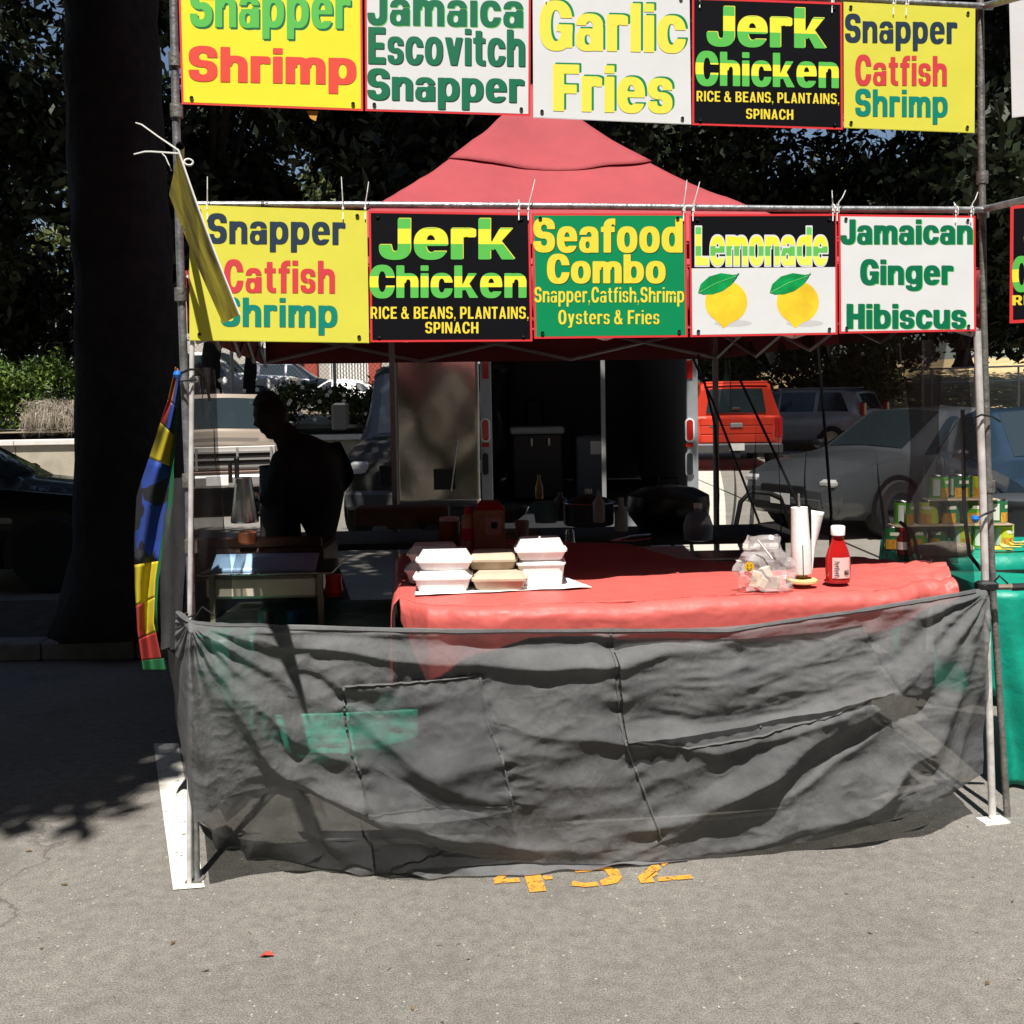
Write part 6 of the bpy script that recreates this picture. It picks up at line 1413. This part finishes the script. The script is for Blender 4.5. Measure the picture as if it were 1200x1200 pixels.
for pts_ in SEAMS:
    seam('seam', pts_, .0045, M_seam, .008)
seam('top_hem', [(200, 722), (340, 734), (540, 739), (850, 738), (1000, 716), (1148, 690)], .008, M_net, .004)
# lower layer lying on the ground at the left
b = MB()
t2 = [(196, 760), (240, 800), (300, 860), (370, 900), (440, 920), (520, 940), (640, 960), (800, 985)]; b2 = [(225, 960), (262, 990), (300, 1004), (380, 1018), (470, 1026), (560, 1028), (680, 1020), (806, 1008)]
def low(u, v):
    a = lerpc(t2, u); c = lerpc(b2, u); T = PF(a[0], a[1], -.02 - .1 * u); Bp = PZ(c[0], c[1], .008)
    p = T.lerp(Bp, v); f = .045 * math.sin(u * 38 + 4 * mnoise.noise((u * 5, v * 2, 0))) * (.4 + v) * (1 - u) + .03 * mnoise.noise((u * 14, v * 6, 2))
    q_ = p + Vector((0, -abs(f) * .2 + f * .6, .5 * max(0, mnoise.noise((u * 16, v * 5, 9))) * .05)); q_.z = max(q_.z, .006); return q_
b.grid(low, 200, 60); b.build('trailing_layer', M_net, net, smooth=True, sharp=180, fixn=False)
# knots at the posts
for (x, y) in ((222, 728), (1152, 690)):
    c = PF(x, y, .02); b = MB()
    for k in range(4): b.tube([c + Vector((.022 * math.cos(a_), .022 * math.sin(a_) , .012 * (k - 1.5) + .004 * math.sin(a_ * 2 + k))) for a_ in np.linspace(0, 6.28, 15)[:-1]], .004, 5, closed=True)
    b.tube([c + Vector((.02, -.01, .01)), c + Vector((.05, -.02, .05)), c + Vector((.085, -.01, .02))], .004, 5); b.tube([c + Vector((0, -.02, -.02)), c + Vector((-.01, -.03, -.09)), c + Vector((.012, -.03, -.15))], .006, 5)
    b.build('knot', M_black, net, smooth=True)
# left upright net strip from the post going back
ln = thing('side_net', 'grey gathered net strip hanging beside the left post', 'net', (-1.2, 4, 0))
def lnf(u, v):
    y = 3.62 + u * .75; zt_ = P(228, 425, 3.6).z; x0 = P(215, 430, 3.62).x + .02; x1 = P(246, 430, 4.3).x
    xb0 = P(216, 700, 3.62).x - .02; xb1 = P(268, 700, 4.3).x; x = (x0 + (x1 - x0) * u) * (1 - v) + (xb0 + (xb1 - xb0) * u) * v
    z = zt_ + (.78 - zt_) * v; return (x + .012 * math.sin(u * 10 + v * 2 + mnoise.noise((u * 3, v * 3, 0)) * 3), y, z)
b = MB(); b.grid(lnf, 70, 60); b.build('net_strip', M_net3, ln, smooth=True, sharp=180, fixn=False)
def lnf2(u, v):
    p0 = P(183 + 32 * u, 560 + (0 if u > .5 else 60 * (1 - u)), 3.7 + .5 * (1 - u)); p1 = P(186 + 32 * u, 760, 3.68 + .4 * (1 - u)); p = p0.lerp(p1, v)
    return p + Vector((.006 * math.sin(v * 8 + u * 5), .02 * math.sin(u * 14 + v * 3), 0))
b = MB(); b.grid(lnf2, 30, 40); b.build('net_strip', M_net3, ln, smooth=True, sharp=180, fixn=False)
# right side wall of net, running back along the stall
rn = thing('side_net', 'thin black see through net walling the right side of the stall', 'net', (1.7, 5.5, 0))
rx0 = PF(1138, 400, -.06); rx1 = Vector((c_br.x + .04, c_br.y, 0))
def rnf(u, v):
    a = Vector((rx0.x, rx0.y, 0)).lerp(Vector((rx1.x, rx1.y, 0)), u); zt_ = 1.98; zb_ = .62 + .1 * u
    gth = math.exp(-((u - .10) / .08) ** 2)
    y = a.y; x = a.x + .03 * math.sin(u * 46 + 1.5 * math.sin(v * 3)) * (.4 + v) + .05 * mnoise.noise((u * 5, v * 3, 0)) - .10 * gth * math.sin(v * math.pi)
    return (x, y, zt_ + (zb_ - zt_) * v + .03 * mnoise.noise((u * 9, v * 2, 3)))
b = MB(); b.grid(rnf, 160, 50); b.build('net_wall', M_net2, rn, smooth=True, sharp=180, fixn=False)
def rng_(u, v):
    px = 1050 + 62 * u; n_ = 1 - .45 * math.sin(min(1, v * 1.15) * math.pi) ; pxx = 1084 + (px - 1084) * n_ + 10 * v
    p = P(pxx, 398 + 262 * v, 4.55 - .25 * u); return p + Vector((.0, .03 * math.sin(u * 13 + v * 3), 0))
b = MB(); b.grid(rng_, 60, 40); b.build('gathered_fold', M_net3, rn, smooth=True, sharp=180, fixn=False)
for pts_ in ([(818, 415, 6.7), (838, 500, 6.65), (842, 580, 6.6), (840, 655, 6.6)], [(958, 400, 5.4), (968, 520, 5.35), (974, 600, 5.3), (972, 700, 5.3)], [(860, 430, 6.3), (912, 540, 6.0), (935, 590, 5.9), (948, 640, 5.8)], [(1128, 480, 4.1), (1130, 600, 4.1), (1136, 650, 4.08), (1150, 668, 4.05)], [(812, 420, 6.8), (835, 470, 6.7), (870, 560, 6.6), (900, 640, 6.5)], [(1055, 612, 4.6), (1070, 625, 4.5), (1078, 660, 4.5), (1076, 700, 4.5)]):
    MB().tube([P(*q_) for q_ in pts_], .0075, 6).build('cord', M_black, rn, smooth=True)

# colourful hanging cloth at far left
M_flag = bpy.data.materials.new('printed flag cloth'); M_flag.use_nodes = True
n = M_flag.node_tree; b_ = n.nodes['Principled BSDF']; tc = n.nodes.new('ShaderNodeTexCoord'); 
vv = n.nodes.new('ShaderNodeTexVoronoi'); vv.inputs['Scale'].default_value = 16; nz_ = n.nodes.new('ShaderNodeTexNoise'); nz_.inputs['Scale'].default_value = 5
mx = n.nodes.new('ShaderNodeMix'); mx.data_type = 'RGBA'; mx.inputs[0].default_value = .12
n.links.new(tc.outputs['Object'], mx.inputs[6]); n.links.new(tc.outputs['Object'], nz_.inputs['Vector']); n.links.new(nz_.outputs['Color'], mx.inputs[7]); n.links.new(mx.outputs[2], vv.inputs['Vector'])
sp_ = n.nodes.new('ShaderNodeSeparateColor'); n.links.new(vv.outputs['Color'], sp_.inputs[0]); rp_ = n.nodes.new('ShaderNodeValToRGB'); rp_.color_ramp.interpolation = 'CONSTANT'
cols = [(0, (.01, .035, .20)), (.35, (.006, .006, .01)), (.55, (.35, .37, .4)), (.68, (.01, .04, .24)), (.85, (.02, .02, .03))]
while len(rp_.color_ramp.elements) < 5: rp_.color_ramp.elements.new(.5)
for e, (p_, c_) in zip(rp_.color_ramp.elements, cols): e.position = p_; e.color = (*c_, 1)
n.links.new(sp_.outputs[0], rp_.inputs[0]); n.links.new(rp_.outputs[0], b_.inputs['Base Color']); b_.inputs['Roughness'].default_value = .75
fg = thing('hanging_flag', 'colourful yellow blue red and green cloth hanging left of the post', 'flag', P(185, 780, 4.1))
LE = [(206, 430), (197, 470), (188, 495), (175, 535), (160, 580), (157, 640), (158, 690), (161, 740), (168, 785)]; RE = [(212, 436), (207, 480), (204, 510), (199, 545), (198, 580), (188, 640), (182, 680), (180, 730), (192, 785)]
def fe_(v, side): return lerpc(LE if side == 0 else RE, v)
def flagp(v0, v1, u0, u1, m, nm):
    b = MB()
    def f_(u, v):
        vv_ = v0 + (v1 - v0) * v; uu = u0 + (u1 - u0) * u; a = fe_(vv_, 0); c = fe_(vv_, 1); x = a[0] + (c[0] - a[0]) * uu; y = a[1] + (c[1] - a[1]) * uu
        return P(x, y, 4.05 + .03 * math.sin(uu * 6 + vv_ * 5))
    b.grid(f_, 10, 12); return b.build(nm, m, fg, smooth=True, sharp=180, fixn=False, solid=.002)
fy = mat('flag yellow', (.42, .34, .01), .7); fr_ = mat('flag red', (.25, .02, .015), .7); fgn = mat('flag green', (.005, .10, .03), .7); fo = mat('flag orange', (.3, .1, .02), .7); fbl = mat('flag blue', (.01, .035, .18), .7)
flagp(0, .12, 0, .4, fo, 'stripe'); flagp(0, .12, .41, 1, fbl, 'stripe'); flagp(.12, .25, 0, .3, fr_, 'stripe'); flagp(.12, .25, .31, .72, M_flag, 'stripe'); flagp(.0, .9, 1.005, 1.16, fgn, 'edge_band')
flagp(.25, .38, 0, .99, fy, 'yellow_band'); flagp(.38, .68, 0, .99, M_flag, 'picture_band'); flagp(.68, .80, 0, .99, fy, 'yellow_band'); flagp(.80, .90, 0, .45, fr_, 'stripe'); flagp(.80, .90, .46, .99, fy, 'stripe'); flagp(.90, .97, 0, .99, fr_, 'stripe'); flagp(.97, 1, 0, 1.16, fgn, 'stripe')

# ---------------------------------------------------------------- neighbour stall at right
nt2 = thing('neighbour_table', 'green clothed table of canned goods right of the stall', 'table', (2.9, 5.8, 0))
MB().box((3.1, 5.75, .735), (1.8, .7, .03)).build('tabletop', MATS['table plastic'], nt2)
for x in (2.3, 3.9):
    for y in (5.45, 6.05): MB().tube([(x, y, 0), (x, y, .72)], .013, 8).build('leg', M_steel_d, nt2)
gc = MB(); gc.grid(lambda u, v: (2.12 + u * 1.9, 5.38 + v * .74, .758 + .004 * mnoise.noise((u * 8, v * 8, 0))), 20, 12)
gc.grid(lambda u, v: (2.12 + u * 1.9, 5.375 - .05 * v + .028 * math.sin(u * 60 + math.sin(u * 20)) * v, .758 - v * .70), 120, 12)
gc.grid(lambda u, v: (2.12 - .04 * v + .02 * math.sin(u * 30) * v, 5.38 + u * .74, .758 - v * .6), 40, 12)
M_teal2 = mat('bright teal cloth', (.0, .24, .165), .45, var=.2, scale=7, bump=.6, bscale=9)
o = gc.build('green_tablecloth', M_teal2, None, smooth=True, sharp=60, fixn=False, solid=.001); tag(o, 'bright teal tablecloth under the stacked cans at right', 'tablecloth')
gq = MB(); 
def gf(u, v):
    x = P(1169 + 170 * u, 700, 4.2).x; return (x, 4.24 + .5 * (1 - min(1, v * 6)) - .06 * v + .04 * math.sin(u * 22 + 1.5 * math.sin(v * 5)) * v, (.80 if v < .16 else .80 - (v - .16) * .93))
gq.grid(gf, 90, 40); o = gq.build('green_tablecloth', M_teal2, None, smooth=True, sharp=180, fixn=False, solid=.001); tag(o, 'teal tablecloth hanging to the ground at the right edge, in folds', 'tablecloth')
bgm = MB(); pbx = P(1196, 712, 4.45); bgm.grid(lambda u, v: pbx + Vector((-.10 + .3 * u, .12 * v, .05 * math.sin(u * 3.1) * math.sin(v * 3.1) + .02 * mnoise.noise((u * 9, v * 9, 0)) + .01)), 24, 12)
o = bgm.build('plastic_bag', mat('white bag film', (.6, .64, .72), .3), None, smooth=True, sharp=180, fixn=False); tag(o, 'crumpled white plastic bag on the teal cloth at the right edge', 'bag')
# cans
def can_proto(kind):
    t = thing('food_can', 'x', 'can', (0, 0, 0), group='stacked cans on the green table'); r_, h_ = .050, .128
    MB().lathe([(r_ * .96, 0), (r_, .003), (r_, h_ - .003), (r_ * .96, h_), (r_ * .93, h_ - .004), (.001, h_ - .004)], (0, 0, 0), 20).build('tin', M_stainless, t, smooth=True, sharp=40, local=True)
    gm = {0: mat('can green', (.10, .36, .03), .4, var=.15, scale=14), 1: mat('can dark green', (.02, .16, .05), .4, var=.2, scale=14), 2: mat('can yellow green', (.55, .62, .03), .4, var=.1, scale=14)}[kind]
    MB().lathe([(r_ + .0006, .008), (r_ + .001, .008), (r_ + .001, h_ - .008), (r_ + .0006, h_ - .008)], (0, 0, 0), 24).build('paper_label', gm, t, smooth=True, sharp=40, local=True)
    def wrap(a0, a1, z0_, z1_, m, nm, k=.0022):
        b = MB(); b.grid(lambda u, v: ((r_ + k) * math.sin(a0 + (a1 - a0) * u), -(r_ + k) * math.cos(a0 + (a1 - a0) * u), z0_ + (z1_ - z0_) * v), 8, 1); b.build(nm, m, t, smooth=True, local=True, fixn=False)
    wrap(-.65, .75, .010, .062, mat('fruit print', (.80, .45, .03), .5, col2=(.35, .12, .02), scale=60), 'fruit_picture')
    wrap(-.2, .8, .082, .100, mat('cream print', (.75, .72, .55), .5), 'name_band')
    wrap(-1.5, -.8, .02, .108, mat('pale info print', (.62, .66, .58), .5), 'info_panel')
    return t
protos = [can_proto(i) for i in range(3)]; used = set()
cans = []
yc = 5.66; zt0 = .762
base_y = 659
rows = [(0, [1046, 1074, 1099, 1126, 1149, 1176], [1, 0, 1, 2, 0, 2]), (1, [1059, 1088, 1113, 1139, 1168], [0, 2, 1, 0, 1]), (2, [1099, 1125, 1150], [0, 1, 2])]
names = {(0, 0): 'leftmost can of the bottom row', (0, 1): 'second can of the bottom row, bright green', (0, 2): 'third can of the bottom row', (0, 3): 'fourth can of the bottom row, left of the steel post', (0, 4): 'bottom can behind the steel post', (0, 5): 'yellow green can right of the steel post',
         (1, 0): 'leftmost can of the middle row', (1, 1): 'second can of the middle row', (1, 2): 'third can of the middle row', (1, 3): 'middle row can just left of the steel post', (1, 4): 'middle row can right of the steel post', (2, 0): 'left can of the top row', (2, 1): 'middle can of the top row', (2, 2): 'top can behind the steel post'}
for r_, xs2, ks in rows:
    for i, (px, kd) in enumerate(zip(xs2, ks)):
        x = P(px, 620, yc).x
        if kd in used: t = copy_tree(protos[kd])
        else: t = protos[kd]; used.add(kd)
        t.location = (x, yc, zt0 + r_ * .1345); t.rotation_euler = (0, 0, random.uniform(-.9, .7)); t['label'] = names[(r_, i)] + ' on the green table'
for r_ in (1, 2):
    xs2 = rows[r_][1]; a = P(xs2[0] - 14, 600, yc).x; c = P(xs2[-1] + 14, 600, yc).x
    o = MB().box(((a + c) / 2, yc, zt0 + r_ * .1345 - .003), (c - a, .13, .005)).build('card_divider', M_kraft, None); tag(o, 'cardboard sheet under the %s row of cans' % ('middle' if r_ == 1 else 'top'), 'cardboard')
q_ = P(1057, 655, 5.48); sb = thing('sauce_bottle', 'dark red sauce bottle in front of the cans', 'bottle', (q_.x, 5.48, .762))
MB().lathe([(.024, 0), (.027, .008), (.027, .085), (.012, .11), (.011, .125)], (q_.x, 5.48, .762), 16).build('bottle_body', mat('dark sauce', (.10, .01, .01), .25), sb, smooth=True)
MB().lathe([(.0125, .122), (.0125, .142), (.001, .142)], (q_.x, 5.48, .762), 12).build('cap', M_tailred, sb, smooth=True); MB().lathe([(.0275, .03), (.0277, .03), (.0277, .07), (.0275, .07)], (q_.x, 5.48, .762), 16).build('label', mat('pink white label', (.72, .5, .48), .5), sb, smooth=True)
sk = MB(); sq = P(1103, 664, 5.42); 
sk.grid(lambda u, v: (sq.x + .17 * math.sin(v * math.pi) ** .6 * math.cos(u * 6.283), 5.42 + .06 * math.sin(v * math.pi) * math.sin(u * 6.283), .795 + .036 * math.cos(v * math.pi) * (1 + .2 * math.sin(u * 9))), 28, 12)
o = sk.build('grain_sack', mat('clear sack of grain', (.38, .34, .26), .4, var=.3, scale=50, bump=.5, bscale=70), None, smooth=True, sharp=180); tag(o, 'small clear sack of grain lying in front of the cans', 'sack')
for i, (px, py) in enumerate(((1176, 661), (1186, 657), (1196, 662), (1200, 653))):
    p = P(px, py, 5.5); b = MB(); b.grid(lambda u, v: (p.x - .05 + .1 * u, 5.5 + .04 * v, .775 + .012 * i + .012 * math.sin(u * 5 + i) * v), 8, 3); o = b.build('chip_packet', mat('yellow packet %d' % (i % 2), ((.75, .45, .05), (.65, .55, .2))[i % 2], .35), None, smooth=True, solid=.006, fixn=False)
    tag(o, ['leftmost yellow snack packet right of the post', 'upper yellow snack packet right of the post', 'flat tan snack packet near the right edge', 'snack packet at the very right edge'][i], 'packet', 'yellow packets by the cans')
# dark bin behind the cans at right
bn = thing('dark_bin', 'dark grey plastic bin behind the cans at the right edge', 'bin', (P(1192, 620, 7.2).x, 7.2, 0)); bx_ = P(1196, 620, 7.2)
MB().lathe([(.16, 0), (.20, .8), (.21, P(1196, 592, 7.2).z), (.22, P(1196, 588, 7.2).z), (.22, P(1196, 584, 7.2).z), (.19, P(1196, 584, 7.2).z + .02), (.001, P(1196, 584, 7.2).z + .02)], (bx_.x, 7.2, 0), 28).build('bin_body', mat('dark grey plastic', (.04, .045, .05), .4), bn, smooth=True, sharp=40)
o = MB().box(P(1206, 700, 5.2), (.05, .02, .12)).build('wood_block', mat('brown wood', (.2, .12, .06), .6), None); tag(o, 'small brown wooden block at the right edge beside the teal cloth', 'block')
